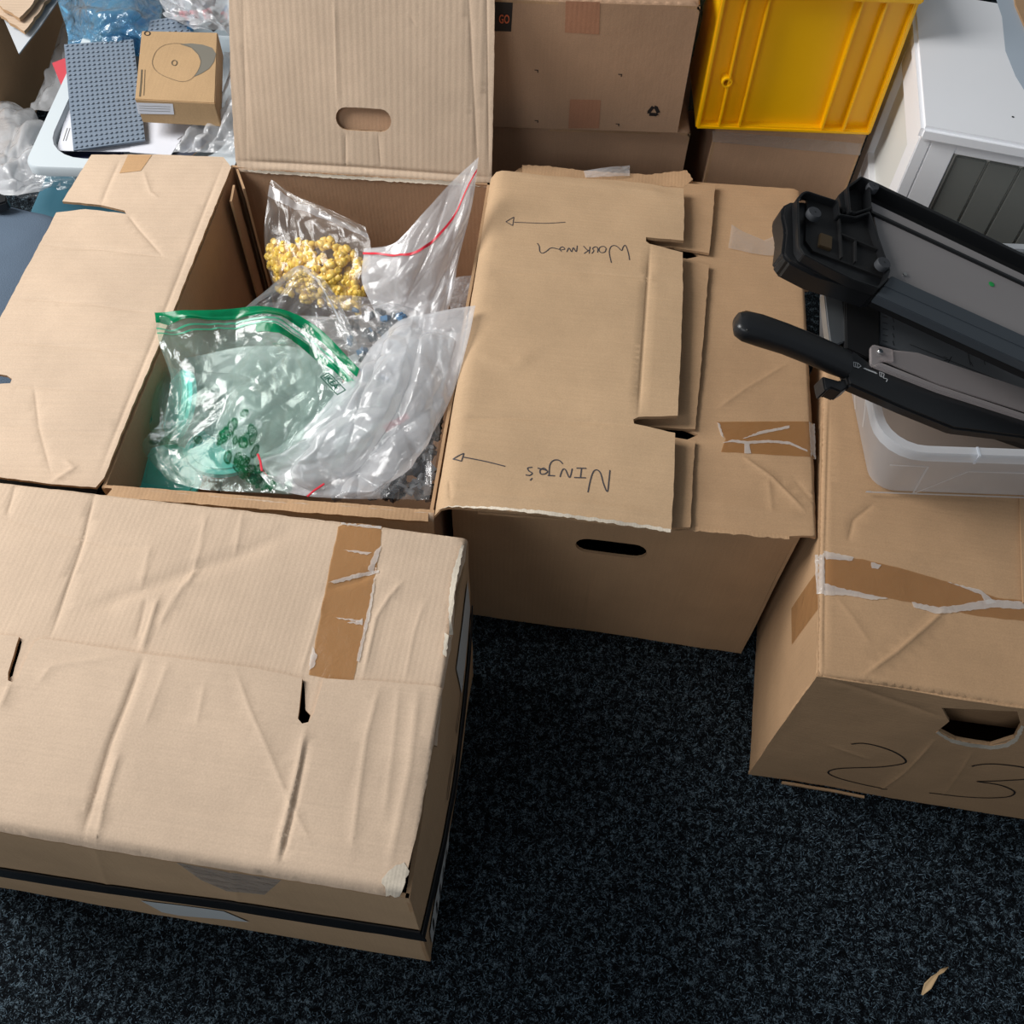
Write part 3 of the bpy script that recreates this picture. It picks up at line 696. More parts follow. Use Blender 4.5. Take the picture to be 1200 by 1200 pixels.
# folded corner lining at the back left
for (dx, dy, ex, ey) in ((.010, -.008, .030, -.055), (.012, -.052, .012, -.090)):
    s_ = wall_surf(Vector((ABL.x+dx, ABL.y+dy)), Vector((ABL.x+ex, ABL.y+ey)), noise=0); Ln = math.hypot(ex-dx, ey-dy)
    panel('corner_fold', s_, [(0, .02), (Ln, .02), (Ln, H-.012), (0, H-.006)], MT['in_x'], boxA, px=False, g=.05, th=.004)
# left flap, spread flat
sL = hsurf(H+.002, (107, 181), (262, 183), noise=.0018, seed=15)
sL.edge((270, 195), (118, 570), -1) if False else None
for pts, a, wd in [([(140, 188), (128, 215), (118, 240)], -.0014, .005), ([(150, 252), (162, 268), (190, 300)], -.0016, .004), ([(55, 288), (110, 292), (205, 303)], -.0016, .0035), ([(20, 350), (100, 356), (175, 366)], -.0016, .0035), ([(0, 400), (100, 408), (160, 416)], -.0012, .0035), ([(0, 450), (60, 455), (140, 462)], -.0010, .003), ([(40, 452), (45, 500), (60, 555)], -.0014, .004), ([(0, 495), (60, 503), (140, 512)], -.0012, .006), ([(75, 540), (88, 548), (60, 565)], .0024, .006), ([(168, 200), (176, 225), (186, 232)], .0012, .005), ([(262, 190), (190, 372), (116, 556)], -.0018, .005)]:
    sL.crease(pts, a, wd)
panel('left_flap', sL, [(107, 181), (185, 180), (262, 184), (271, 196), (235, 285), (200, 372), (160, 466), (122, 560), (112, 571), (60, 567), (0, 559), (-70, 550), (-70, 507), (0, 373), (66, 249), (100, 245), (120, 247), (148, 251), (146, 247), (118, 240), (108, 239), (73, 236)], MT['strong_y'], boxA, g=.012, jag=.0006, holes=[[(-4, 438), (8, 440), (14, 444), (12, 449), (-4, 450)]])
panel('tape_stain', sL, [(150, 181), (178, 181), (165, 200), (140, 203)], MT['stain'], boxA, th=0, off=.0006, g=.02)
# back flap, standing and leaning back
ang = math.radians(65)
sB = Surf((ABL.x, ABL.y, H), (ABR-ABL).to_3d(), (0, math.cos(ang), math.sin(ang)), noise=.0016, seed=16)
for pts, a, wd in [([(276, 188), (420, 196), (576, 208)], -.0025, .004), ([(280, 196), (420, 203), (576, 214)], .003, .007), ([(548, -30), (560, 200)], -.0014, .004), ([(570, -30), (573, 200)], -.0012, .003), ([(405, 155), (405, 195)], -.0012, .003), ([(443, 155), (446, 195)], -.0010, .003), ([(392, 0), (395, 125)], .0008, .004), ([(284, -20), (290, 185)], -.0008, .004), ([(480, 20), (488, 30)], -.0012, .004)]:
    sB.crease(pts, a, wd)
panel('back_flap', sB, [(281, 201), (276, 188), (270, 90), (267, -60), (580, -60), (579, 80), (576, 214), (430, 211)], MT['strong_x'], boxA, g=.012, jag=.0004, holes=[slot(sB, (406, 139), (446, 141), .0195)], holes_px=False)
panel('handle_flap', Surf(sB.O-sB.N*.012, sB.X, sB.Y, noise=0), [(u, v-.004) for u, v in slot(sB, (402, 136), (450, 138), .021)], MT['in_x'], boxA, px=False, th=.004, g=.02)
panel('torn_edge', sB, [(283, 198), (330, 200), (420, 206), (520, 211), (574, 216), (574, 219), (500, 215), (400, 209), (300, 202)], MT['torn'], boxA, th=.0015, off=.002, g=.02, jag=.001, sub=.005)
# front flap folded outward and hanging between the two boxes
sF = wall_surf(Vector((AFL.x+.01, AFL.y-.012)), Vector((AFR.x+.004, AFR.y-.012)), noise=.001, seed=17)
sF.edge((Lf_, H), (0, H), .010, px=False)
panel('front_flap', sF, [(.0, .20), (Lf_-.01, .20), (Lf_-.008, H), (.006, H)], MT['strong_x'], boxA, px=False, g=.02, jag=.0006, th=.005)
lp = Surf((AFL.x, AFL.y, H), (AFR-AFL).to_3d(), Z.cross((AFR-AFL).to_3d()), noise=.0006)
panel('fold_strip', lp, [(.012, -.017), (Lf_-.004, -.017), (Lf_-.006, .003), (.02, .003)], MT['edge'], boxA, px=False, th=.004, g=.02, jag=.0008)
# right flap lying over the neighbouring carton
sR = hsurf(H+.030, (575, 198), (800, 220), noise=.0022, seed=18, nfreq=5)
sR.edge((575, 196), (508, 594), .028)
for pts, a, wd in [([(762, 287), (755, 390), (748, 489)], -.003, .005), ([(530, 490), (600, 489), (740, 498)], -.0018, .005), ([(520, 523), (600, 530), (780, 545)], .0008, .006), ([(520, 575), (640, 585), (780, 605)], .0024, .010), ([(575, 320), (680, 320), (795, 330)], -.0010, .005), ([(600, 205), (700, 215), (795, 230)], .0022, .014), ([(526, 560), (528, 585)], -.002, .004), ([(560, 415), (600, 430), (620, 420)], .0018, .016), ([(576, 287), (700, 290)], .0006, .006)]:
    sR.crease(pts, a, wd)
rf = panel('right_flap', sR, [(575, 198), (640, 206), (720, 211), (801, 221), (802, 250), (801, 282), (757, 278), (757, 283), (761, 286), (800, 296), (800, 350), (797, 430), (794, 488), (748, 489), (742, 492), (743, 497), (791, 508), (790, 560), (787, 623), (740, 616), (640, 602), (508, 592), (535, 440), (556, 320)], MT['mid_y'], boxA, g=.012, jag=.0006, th=.006)
panel('torn_edge', sR, [(509, 593), (580, 597), (640, 603), (740, 617), (786, 624), (786, 620), (740, 613), (640, 599), (580, 594)], MT['torn'], boxA, th=.001, off=.001, g=.02, jag=.0012, sub=.005)
ink('drawn_arrow', sR, [S_((580, 240), s, 6.667) for s in [[(550, 135), (380, 145), (150, 138)], [(85, 135), (116, 116), (148, 98)], [(148, 98), (138, 165)], [(138, 165), (85, 135)]]], .0014, MT['pen'], rf)
ink('handwriting', sR, [S_((580, 240), s, 6.667) for s in [
    [(1050, 437), (1042, 385), (1020, 322), (1000, 335), (988, 362), (960, 335), (930, 322), (903, 335), (892, 380), (908, 460)],
    [(868, 345), (850, 328), (820, 335), (812, 360), (830, 378), (858, 372), (868, 345)], [(800, 378), (803, 345), (785, 330), (762, 345), (772, 362), (755, 385)], [(735, 385), (742, 330)], [(740, 352), (695, 385)], [(722, 358), (690, 325)],
    [(642, 322), (634, 370), (612, 338), (598, 370), (578, 340), (560, 372)], [(520, 368), (505, 348), (525, 332), (545, 348), (515, 355)], [(505, 352), (440, 340), (400, 368), (370, 382), (350, 368), (345, 330), (330, 303)]]], .0016, MT['pen'], rf)
ink('drawn_arrow', sR, [S_((520, 520), s, 5.714) for s in [[(412, 150), (280, 118), (130, 90)], [(60, 97), (98, 80), (135, 65)], [(135, 65), (118, 118)], [(118, 118), (60, 97)]]], .0016, MT['pen'], rf)
ink('handwriting', sR, [S_((520, 520), s, 5.714) for s in [
    [(1112, 178), (1105, 250), (1095, 320), (1070, 270), (1050, 200), (1025, 176), (1000, 190), (980, 250), (965, 325)], [(955, 165), (888, 162)], [(922, 165), (915, 226)], [(952, 228), (872, 225)],
    [(860, 165), (842, 225), (815, 172), (795, 172), (778, 220)], [(797, 132), (772, 108), (735, 108), (710, 140), (705, 212)], [(745, 212), (695, 210)], [(692, 178), (670, 160), (645, 175), (650, 200), (680, 198), (692, 178), (628, 160)], [(593, 155), (562, 160), (570, 180), (592, 195), (575, 210), (548, 207)], [(592, 228), (578, 245)]]], .0018, MT['pen'], rf)

# ================================================================== BOX B: closed carton under that flap
BFL, BFR, BBR, BBL = Vector((-.092, .812)), Vector((.418, .746)), Vector((.503, 1.495)), Vector((-.038, 1.53))
bc = (BFL+BFR+BBR+BBL)/4
boxB = thing('cardboard_box', 'closed brown cardboard box in the middle, lying under the written-on flap', 'box', (bc.x, bc.y, 0))
sBf = wall_surf(BFL, BFR, noise=.002, seed=21); Lw = (BFR-BFL).length
sBf.crease([(695, 655), (685, 740)], .0008, .004)
ho = slot(sBf, (690, 640), (742, 646), .021)
panel('side_panel', sBf, [(0, 0), (Lw, 0), (Lw, H-.004), (0, H-.004)], MT['warm_x'], boxB, px=False, g=.015, holes=[ho], jag=.0004)
panel('handle_flap', Surf(sBf.O-sBf.N*.030, sBf.X, sBf.Y, noise=0), [(p[0], p[1]+.030) for p in ho], MT['edge'], boxB, px=False, th=.003, g=.02)
for a, b, sd in ((BFR, BBR, 22), (BBR, BBL, 23), (BBL, BFL, 24)):
    s_ = wall_surf(a, b, noise=.001, seed=sd); Ln = (b-a).length
    panel('side_panel', s_, [(0, 0), (Ln, 0), (Ln, H-.004), (0, H-.004)], MT['warm_x'], boxB, px=False, g=.03)
sBt = hsurf(H+.001, (700, 612), (958, 627), noise=.002, seed=25)
sBt.edge((958, 627), (937, 220), .006); sBt.edge((937, 220), (600, 196), .004)
for pts, a, wd in [([(945, 600), (905, 560), (870, 535)], .0020, .005), ([(840, 480), (875, 455), (925, 425)], .0012, .005), ([(955, 590), (930, 560)], -.001, .006), ([(830, 590), (945, 605)], .0016, .010), ([(900, 560), (905, 600)], .001, .006)]:
    sBt.crease(pts, a, wd)
panel('top_flap', sBt, [(560, 600), (700, 612), (840, 622), (925, 628), (958, 627), (953, 500), (945, 360), (937, 222), (836, 214), (700, 202), (612, 194), (592, 210)], MT['warm_y'], boxB, g=.014, jag=.0006, holes=[[(740, 277), (806, 290), (820, 300), (800, 305), (745, 290)], [(730, 488), (792, 500), (818, 510), (800, 518), (730, 500)]])
sB2 = hsurf(H+.010, (575, 198), (800, 220), noise=.0016, seed=26)
sB2.crease([(803, 320), (829, 330)], .0006, .006)
panel('tab_flap', sB2, [(700, 208), (802, 215), (838, 217), (835, 258), (831, 297), (806, 293), (790, 290), (700, 290)], MT['warm_y'], boxB, g=.014, jag=.0006)
panel('tab_flap', sB2, [(700, 296), (803, 303), (831, 311), (824, 400), (815, 502), (745, 499), (700, 497)], MT['warm_y'], boxB, g=.014, jag=.0006)
panel('tab_flap', sB2, [(700, 505), (792, 512), (815, 516), (812, 560), (809, 618), (787, 619), (700, 608)], MT['warm_y'], boxB, g=.014, jag=.0006)
panel('back_tab', hsurf(H+.010, (612, 192), (800, 210), noise=.002, seed=27), [(612, 193), (640, 194), (690, 200), (760, 205), (805, 200), (812, 210), (800, 220), (640, 212), (612, 208)], MT['edge'], boxB, g=.01, jag=.0015, sub=.006)
tp = panel('packing_tape', sBt, [(840, 495), (900, 494), (956, 494), (957, 536), (900, 533), (845, 530), (850, 515)], MT['tape'], boxB, th=0, off=.0006, g=.01, jag=.0004)
for pts in [[(948, 494), (956, 494), (957, 536), (950, 535)], [(846, 520), (858, 516), (875, 518), (900, 516), (925, 518), (946, 528), (946, 530), (925, 521), (900, 519), (878, 521), (880, 532), (872, 532), (872, 521), (858, 519)], [(870, 515), (890, 506), (925, 499), (925, 502), (892, 509)], [(840, 496), (843, 497), (848, 514), (845, 512)]]:
    panel('tape_air_pocket', sBt, pts, MT['air'], tp, th=0, off=.0012, g=.02, jag=.0005, sub=.004)
panel('clear_tape_strip', sBt, [(857, 264), (870, 272), (895, 283), (912, 276), (926, 262), (926, 290), (905, 301), (880, 298), (853, 292)], MT['tape_clear'], boxB, th=0, off=.003, g=.01, jag=.0008)
panel('edge_crumb', sBt, [(740, 618), (800, 622), (925, 632), (925, 628), (800, 617), (740, 612)], MT['edge'], boxB, th=.002, off=.001, g=.02, jag=.0012, sub=.006)

# ================================================================== BOX D: numbered carton, right
DFL = Vector((.408, .527)); DBL = Vector((.5045, 1.119)); DFR = Vector((.903, .459)); DBR = DBL+(DFR-DFL)
dc = (DFL+DBR)/2
boxD = thing('cardboard_box', 'brown cardboard box marked 23 at the right, under the clear tote', 'box', (dc.x, dc.y, 0))
sDf = wall_surf(DFL, DFR, noise=.0022, seed=31); Ld = (DFR-DFL).length; sDf.bul = bulge(Ld, .42, .010)
for pts, a, wd in [([(1095, 860), (1060, 900), (1030, 925)], .0020, .004), ([(970, 870), (1020, 885)], .0012, .006), ([(960, 792), (1010, 808), (1100, 835)], -.0022, .006), ([(1140, 872), (1105, 930)], .0012, .004)]: sDf.crease(pts, a, wd)
hd = [(1103, 826), (1112, 840), (1099, 850), (1120, 860), (1160, 867), (1188, 860), (1196, 846), (1192, 832), (1150, 829)]
panel('side_panel', sDf, [(0, 0), (Ld, 0), (Ld, H-.004), (0, H-.004)], MT['warm_y'], boxD, px=False, g=.014, holes=[[sDf.uv(p) for p in hd]], jag=.0004)
panel('handle_flap', Surf(sDf.O-sDf.N*.045, sDf.X, sDf.Y, noise=0), [sDf.uv(p) for p in [(1100, 838), (1205, 850), (1205, 890), (1095, 875)]], MT['warm_y'], boxD, px=False, th=.003, g=.02)
torn = [(1099, 850), (1110, 857), (1120, 860), (1140, 864), (1160, 867), (1178, 865), (1188, 860), (1196, 846), (1200, 848), (1192, 863), (1180, 869), (1160, 871), (1138, 868), (1115, 863), (1096, 852)]
panel('torn_edge', sDf, torn, MT['torn'], boxD, th=.001, off=.001, g=.02, jag=.001, sub=.004)
ink('handwriting', sDf, [S_((950, 850), s, 4.8) for s in [[(228, 85), (290, 77), (380, 88), (470, 118), (528, 158), (518, 185), (400, 208), (240, 220), (140, 232), (98, 255), (150, 285), (280, 318), (430, 345)], [(903, 192), (930, 185), (1000, 178), (1080, 181), (1200, 200), (1280, 232), (1240, 262), (1100, 274), (930, 278)], [(930, 278), (1050, 300), (1120, 330), (1145, 355), (1110, 382), (1000, 390), (850, 385), (740, 370), (665, 362)]]], .0028, MT['ink'], boxD, off=.001)
sDl = wall_surf(DBL, DFL, noise=.002, seed=32); Le = (DFL-DBL).length; sDl.bul = bulge(Le, .42, .012)
panel('side_panel', sDl, [(0, 0), (Le, 0), (Le, H-.003), (0, H-.003)], MT['warm_x'], boxD, px=False, g=.02)
panel('tape_end', sDl, [(Le-.16, H-.12), (Le-.10, H-.12), (Le-.10, H-.004), (Le-.16, H-.004)], MT['tape'], boxD, px=False, th=0, off=.001, g=.02)
for a, b, sd in ((DFR, DBR, 33), (DBR, DBL, 34)):
    s_ = wall_surf(a, b, noise=.001, seed=sd); Ln = (b-a).length
    panel('side_panel', s_, [(0, 0), (Ln, 0), (Ln, H-.004), (0, H-.004)], MT['warm_x'], boxD, px=False, g=.04)
sD = hsurf(H, (958, 790), (1200, 829), noise=.002, seed=35)
qq = wu(sD, [(DFL.x, DFL.y), (DFR.x, DFR.y), (DBR.x, DBR.y), (DBL.x, DBL.y)])
sD.edge(qq[3], qq[0], .007, px=False); sD.edge(qq[0], qq[1], .008, px=False)
for pts, a, wd in [([(1012, 792), (1050, 765), (1085, 735), (1108, 714)], .0024, .005), ([(1025, 590), (1000, 610), (994, 635)], -.0016, .005), ([(980, 700), (1000, 725), (1020, 755)], .0008, .006), ([(966, 790), (967, 640), (972, 470)], -.0016, .004), ([(1060, 640), (1200, 660)], .0010, .008), ([(970, 640), (1100, 652), (1195, 668)], .0010, .006)]: sD.crease(pts, a, wd)
m0 = Vector(qq[0]).lerp(Vector(qq[3]), .30); 
panel('top_flap', sD, qq, MT['warm_y'], boxD, px=False, g=.014, jag=.0005)
panel('side_flap', hsurf(H+.004, (958, 790), (1200, 829), noise=.001, seed=36), [(1195, 580), (1260, 585), (1290, 720), (1199, 706)], MT['warm_y'], boxD, g=.02, th=.003)
panel('tape_end', sD, [(956, 648), (966, 648), (967, 697), (958, 694)], MT['air'], boxD, th=0, off=.0012, g=.02, jag=.0005, sub=.005)
tp = panel('packing_tape', sD, [(965, 652), (1010, 656), (1060, 668), (1120, 684), (1168, 700), (1205, 704), (1205, 728), (1150, 722), (1100, 712), (1030, 700), (966, 692)], MT['tape'], boxD, th=0, off=.0008, g=.01, jag=.0006)
for pts in [[(965, 646), (1000, 654), (998, 658), (968, 656)], [(966, 684), (985, 690), (1010, 696), (1040, 702), (1020, 704), (990, 698), (966, 698)], [(1068, 706), (1100, 712), (1130, 708), (1160, 702), (1205, 706), (1205, 714), (1165, 712), (1130, 716), (1100, 720), (1070, 712)], [(1110, 682), (1150, 692), (1168, 706), (1156, 708), (1150, 697)], [(1020, 660), (1032, 663), (1028, 668), (1021, 667)]]:
    panel('tape_air_pocket', sD, pts, MT['air'], tp, th=0, off=.0014, g=.02, jag=.0008, sub=.004)
panel('base_panel', Surf((DFL.x, DFL.y, .012), (DFR-DFL).to_3d(), Z.cross((DFR-DFL).to_3d()), noise=0), [(.01, .01), (.49, .01), (.49, .58), (.01, .58)], MT['warm_y'], boxD, px=False, g=.1, sub=.1)
panel('bottom_flap_edge', sDf, [(.055, .0), (.19, .0), (.19, .004), (.055, .006)], MT['edge'], boxD, px=False, th=.004, off=.009, g=.02)

# ================================================================== stacked cartons behind
boxE, SE = closed_box('cardboard_box', 'brown cardboard box with a recycling mark, on top of the rear stack', (-.25, 1.65), (.297, 1.65), (.297, 2.15), (-.25, 2.15), .416, .672, MT['smooth'], seed=41)
f_ = SE['front']
rc = [(766, 121), (774, 134), (759, 134)]
def recycle(S, c, r, parent):
    a = Vector(S.uv(c)); 
    for k in range(3):
        t = math.pi/2+k*2*math.pi/3; t2 = t+2*math.pi/3
        p = a+Vector((math.cos(t), math.sin(t)))*r; q = a+Vector((math.cos(t2), math.sin(t2)))*r
        s1 = p.lerp(q, .18); e1 = p.lerp(q, .72)
        c0 = p.lerp(a, .12)
        ink('recycling_mark', S, [[tuple(s1), tuple(s1.lerp(e1, .5)), tuple(e1)]], r*.5, MT['ink'], parent, px=False)
        d = (q-p).normalized(); n = Vector((-d.y, d.x))
        panel('recycling_mark', S, [tuple(e1-n*r*.3), tuple(e1+n*r*.3), tuple(e1+d*r*.42)], MT['ink'], parent, px=False, th=0, off=.0007, g=.1, sub=.1)
recycle(f_, (766, 130), .0135, boxE)
lg = panel('printed_logo', f_, [(560, 1), (601, 3), (599, 37), (560, 36)], MT['ink'], boxE, th=0, off=.0006, g=.1)
a = hit(584.5, 27, f_.O+f_.N*.0015, f_.N); text_on('lettering', 'GO', a, f_.X, f_.Y, .022, MT['orange'], boxE, xs=.55, bold=.0005)
for p in [(629, 82), (727, 87), (629, 141), (724, 145)]:
    q = Vector(f_.uv(p)); ink('punch_mark', f_, [[tuple(q+Vector((-.004, 0))), tuple(q+Vector((.003, 0)))], [tuple(q+Vector((.002, 0))), tuple(q+Vector((.002, -.005)))]], .0016, MT['ink'], boxE, px=False)
for pts in [[(663, 1), (703, 2), (702, 40), (662, 38)], [(668, 116), (704, 117), (702, 150), (666, 150)]]:
    panel('tape_end', f_, pts, cardboard('kraft_reddish_tape', rgb(172, 124, 96), 'X', .05), boxE, th=0, off=.0006, g=.1)
boxF, SF = closed_box('cardboard_box', 'shadowed brown cardboard box at the bottom of the rear stack', (-.26, 1.665), (.325, 1.665), (.325, 2.17), (-.26, 2.17), 0, .41, MT['smooth'], seed=45)
boxG, SG = closed_box('cardboard_box', 'brown cardboard box beneath the yellow crate', (.372, 1.665), (.665, 1.660), (.665, 2.05), (.372, 2.06), 0, .424, MT['smooth'], seed=49)
panel('clear_tape_strip', SG['front'], [(835, 153), (1010, 168), (1008, 182), (835, 166)], MT['tape_clear'], boxG, th=0, off=.001, g=.03)

# ------------------------------------------------ yellow crate
cr0 = Vector((.330, 1.645, .428)); cX = Vector((1, -.01, 0)).normalized(); cY = Z.cross(cX)
crate = thing('plastic_crate', 'yellow plastic crate with vertical ribs, on a brown box', 'crate', cr0+cX*.165+cY*.13)
CW, CD, CH = .335, .30, .262
lbox('side_wall', cr0, cX, cY, Z, .004, CW-.004, .016, .020, .004, CH, MT['yellow'], crate, .001)
lbox('side_wall', cr0, cX, cY, Z, 0, .006, .004, CD, .004, CH, MT['yellow'], crate, .002)
lbox('side_wall', cr0, cX, cY, Z, CW-.006, CW, .004, CD, .004, CH, MT['yellow'], crate, .002)
lbox('side_wall', cr0, cX, cY, Z, .004, CW-.004, CD-.006, CD, .004, CH, MT['yellow'], crate, .002)
lbox('base', cr0, cX, cY, Z, 0, CW, 0, CD, 0, .010, MT['yellow'], crate, .003)
lbox('rim', cr0, cX, cY, Z, -.004, CW+.004, -.006, .02, CH-.002, CH+.012, MT['yellow'], crate, .003)
for x0 in (-.004, CW-.02): lbox('rim', cr0, cX, cY, Z, x0, x0+.024, .018, CD, CH-.002, CH+.012, MT['yellow'], crate, .003)
sY = Surf(cr0, cX, Z, noise=0)
lbox('rib', cr0, cX, cY, Z, 0, .008, 0, .02, .004, CH, MT['yellow'], crate, .002)
lbox('rib', cr0, cX, cY, Z, CW-.008, CW, 0, .02, .004, CH, MT['yellow'], crate, .002)
for p in [(845, 138), (868, 142), (964, 150), (989, 152)]:
    u = sY.uv(p)[0]; lbox('rib', cr0, cX, cY, Z, u-.0022, u+.0022, 0, .018, .008, CH, MT['yellow'], crate, .001)
u, v = sY.uv((852, 97)); disc('boss_ring', cr0+cX*u+Z*v+cY*.018, -cY, .0105, .019, MT['yellow'], crate, hole=.0065)
# teal film stuffed between the stacks
tf = tag(sheet('plastic_film', [[(806, -10, .60), (824, -10, .62), (842, -10, .60)], [(808, 40, .5), (822, 40, .52), (836, 40, .5)], [(810, 90, .42), (818, 90, .42), (828, 90, .42)], [(806, 130, .34), (814, 130, .34), (822, 130, .33)]], MT['film_teal'], None, 30, 50, .012, 61)[0], 'dark teal plastic film wedged between the rear stack and the yellow crate', 'plastic film')

# ------------------------------------------------ white cabinet
ZT = .62
k0 = at(1081, 149, ZT); k1 = at(1200, 171, ZT); kx = (k1-k0).normalized(); ky = Z.cross(kx)
k2 = at(1069, 0, ZT); ky = (k2-k0).normalized()
cab = thing('cabinet', 'white wooden cabinet with grey grooved door behind the paper cutter', 'cabinet', Vector((k0.x, k0.y, 0))+kx*.28+ky*.2)
K0 = Vector((k0.x, k0.y, 0)); KW, KD = .56, .372
lbox('top_board', K0, kx, ky, Z, 0, KW, 0, KD+.05, ZT-.026, ZT, MT['white_paint'], cab, .006)
i0, j0 = .006, .012
zt = ZT-.027
for (y0, y1) in ((j0, j0+.055), (KD-.06, KD-.012)):
    lbox('side_stile', K0, kx, ky, Z, i0, i0+.020, y0, y1, 0, zt, MT['white_paint'], cab, .0015)
for (z0, z1) in ((0, .07), (.30, .345), (zt-.055, zt)):
    lbox('side_rail', K0, kx, ky, Z, i0+.0005, i0+.0195, j0+.054, KD-.059, z0, z1, MT['white_paint'], cab, .0015)
for (z0, z1) in ((.065, .305), (.34, zt-.05)):
    lbox('side_infill', K0, kx, ky, Z, i0+.013, i0+.018, j0+.05, KD-.055, z0, z1, MT['panel_paint'], cab, .0)
for x0, x1 in ((i0+.0205, i0+.062), (KW-.06, KW-.01)):
    lbox('front_stile', K0, kx, ky, Z, x0, x1, j0, j0+.02, 0, zt, MT['white_paint'], cab, .0015)
lbox('front_rail', K0, kx, ky, Z, i0+.062, KW-.06, j0+.0005, j0+.0195, zt-.018, zt, MT['white_paint'], cab, .001)
lbox('front_rail', K0, kx, ky, Z, i0+.062, KW-.06, j0+.0005, j0+.0195, 0, .06, MT['white_paint'], cab, .001)
lbox('right_side', K0, kx, ky, Z, KW-.028, KW-.01, j0+.02, KD-.012, 0, zt, MT['white_paint'], cab, .001)
lbox('back_panel', K0, kx, ky, Z, i0+.02, KW-.03, KD-.02, KD-.014, 0, zt, MT['white_paint'], cab, 0)
door = lbox('door', K0, kx, ky, Z, i0+.066, KW-.064, j0+.009, j0+.022, .064, zt-.022, plain('groove_lit_tone', rgb(196, 194, 186), .5), cab, .001)  # paler backing colour makes the gaps between planks look lit
nb = 8; x0 = i0+.068; x1 = KW-.066; st = (x1-x0)/nb
for k in range(nb):
    lbox('plank', K0, kx, ky, Z, x0+st*k+.001, x0+st*(k+1)-.001, j0+.005, j0+.013, .066, zt-.024, MT['grey_board'], door, .002)
paint = panel('paint_scuff', Surf((k0.x, k0.y, ZT), kx, ky, noise=0), [(1164, -10), (1174, 20), (1178, 60), (1190, 90), (1215, 130), (1260, 130), (1260, -10)], plain('bluish_scuff', rgb(176, 188, 200), .3), cab, th=0, off=.0006, g=.1)
cb = panel('cardboard_offcut', Surf((k0.x, k0.y, ZT+.004), kx, ky, noise=.001), [(1186, -30), (1190, 5), (1205, 40), (1270, 45), (1270, -30)], MT['warm_y'], None, g=.03)
tag(cb, 'corner of brown cardboard lying on the white cabinet top', 'cardboard')
d_ = disc('knot_mark', at(1187, 137, ZT+.0004), Z, .002, .0004, MT['rubber'], cab)
# ------------------------------------------------------------------ objects
# ================================================================== clear tote
tz0, tz1 = H+.004, .565
ta = at(1030, 577, tz0); tb = at(1200, 583, tz0); tX = (tb-ta).normalized(); tY = Z.cross(tX)
tO = Vector((ta.x, ta.y, 0))-tX*.014
TW, TD = .40, .34
tote = thing('storage_tote', 'frosted clear plastic tote on the box marked 23, under the paper cutters', 'tote', tO+tX*TW/2+tY*TD/2+Z*tz0)
def rrect(x0, x1, y0, y1, r, n=6):
    o = []
    for cx, cy, t0 in ((x1-r, y1-r, 0), (x0+r, y1-r, 90), (x0+r, y0+r, 180), (x1-r, y0+r, 270)):
        for k in range(n+1):
            t = math.radians(t0+90*k/n); o.append((cx+r*math.cos(t), cy+r*math.sin(t)))
    return o
def ringloft(name, O, X, Y, levels, mat, parent, cap0=False, cap1=False, angle=40):
    verts = []; faces = []; m = None
    for (x0, x1, y0, y1, r, z) in levels:
        R = rrect(x0, x1, y0, y1, r); m = len(R); verts += [O+X*a+Y*b+Z*z for a, b in R]
    for j in range(len(levels)-1):
        for i in range(m): faces.append((j*m+i, j*m+(i+1) % m, (j+1)*m+(i+1) % m, (j+1)*m+i))
    if cap0: faces.append(tuple(range(m))[::-1])
    if cap1: faces.append(tuple((len(levels)-1)*m+i for i in range(m)))
    return mesh_obj(name, verts, faces, mat, parent, angle=angle)
def lv(e, z, r): return (-e, TW+e, -e, TD+e, r, z)
ringloft('body', tO, tX, tY, [lv(-.010, tz0, .03), lv(-.002, tz0+.003, .036), lv(0, tz0+.010, .04), lv(.010, tz0+.06, .044), lv(.022, tz1-.02, .05), lv(.024, tz1-.004, .05)], MT['tote'], tote, cap0=True)
ringloft('rim', tO, tX, tY, [lv(.024, tz1-.004, .05), lv(.0245, tz1, .05), lv(.036, tz1, .058), lv(.038, tz1-.003, .06), lv(.038, tz1-.016, .06), lv(.036, tz1-.016, .058)], MT['tote_rim'], tote)
sT = Surf(tO+Z*tz0, tX, (Z*(tz1-tz0)-tY*.022), noise=0)
hh = (Vector((tz1-tz0, .022))).length
ink('moulded_ridge', sT, [[(.062, .004), (.054, .06), (.05, .09)], [(.05, .09), (-.004, .092)], [(.062, .004), (.11, .08)], [(.11, .08), (.38, .083)]], .003, MT['tote_rim'], tote, px=False, off=.0025)
ink('moulded_ridge', sT, [[(.0, .006), (.03, .004), (.39, .004)]], .005, MT['tote_rim'], tote, px=False, off=.002)
sT2 = Surf(tO+Z*tz0+tY*TD, -tY, (Z*(tz1-tz0)-tX*.022), noise=0)
ink('moulded_ridge', sT2, [[(.10, .10), (.22, .09), (.25, .04)], [(.10, .10), (.2, .02)]], .004, MT['tote_rim'], tote, px=False, off=.002)
for u_ in (.09, .20, .30): lbox('rim_rib', tO, tX, tY, Z, u_, u_+.003, -.039, -.024, tz1-.018, tz1+.001, MT['tote_rim'], tote, 0)

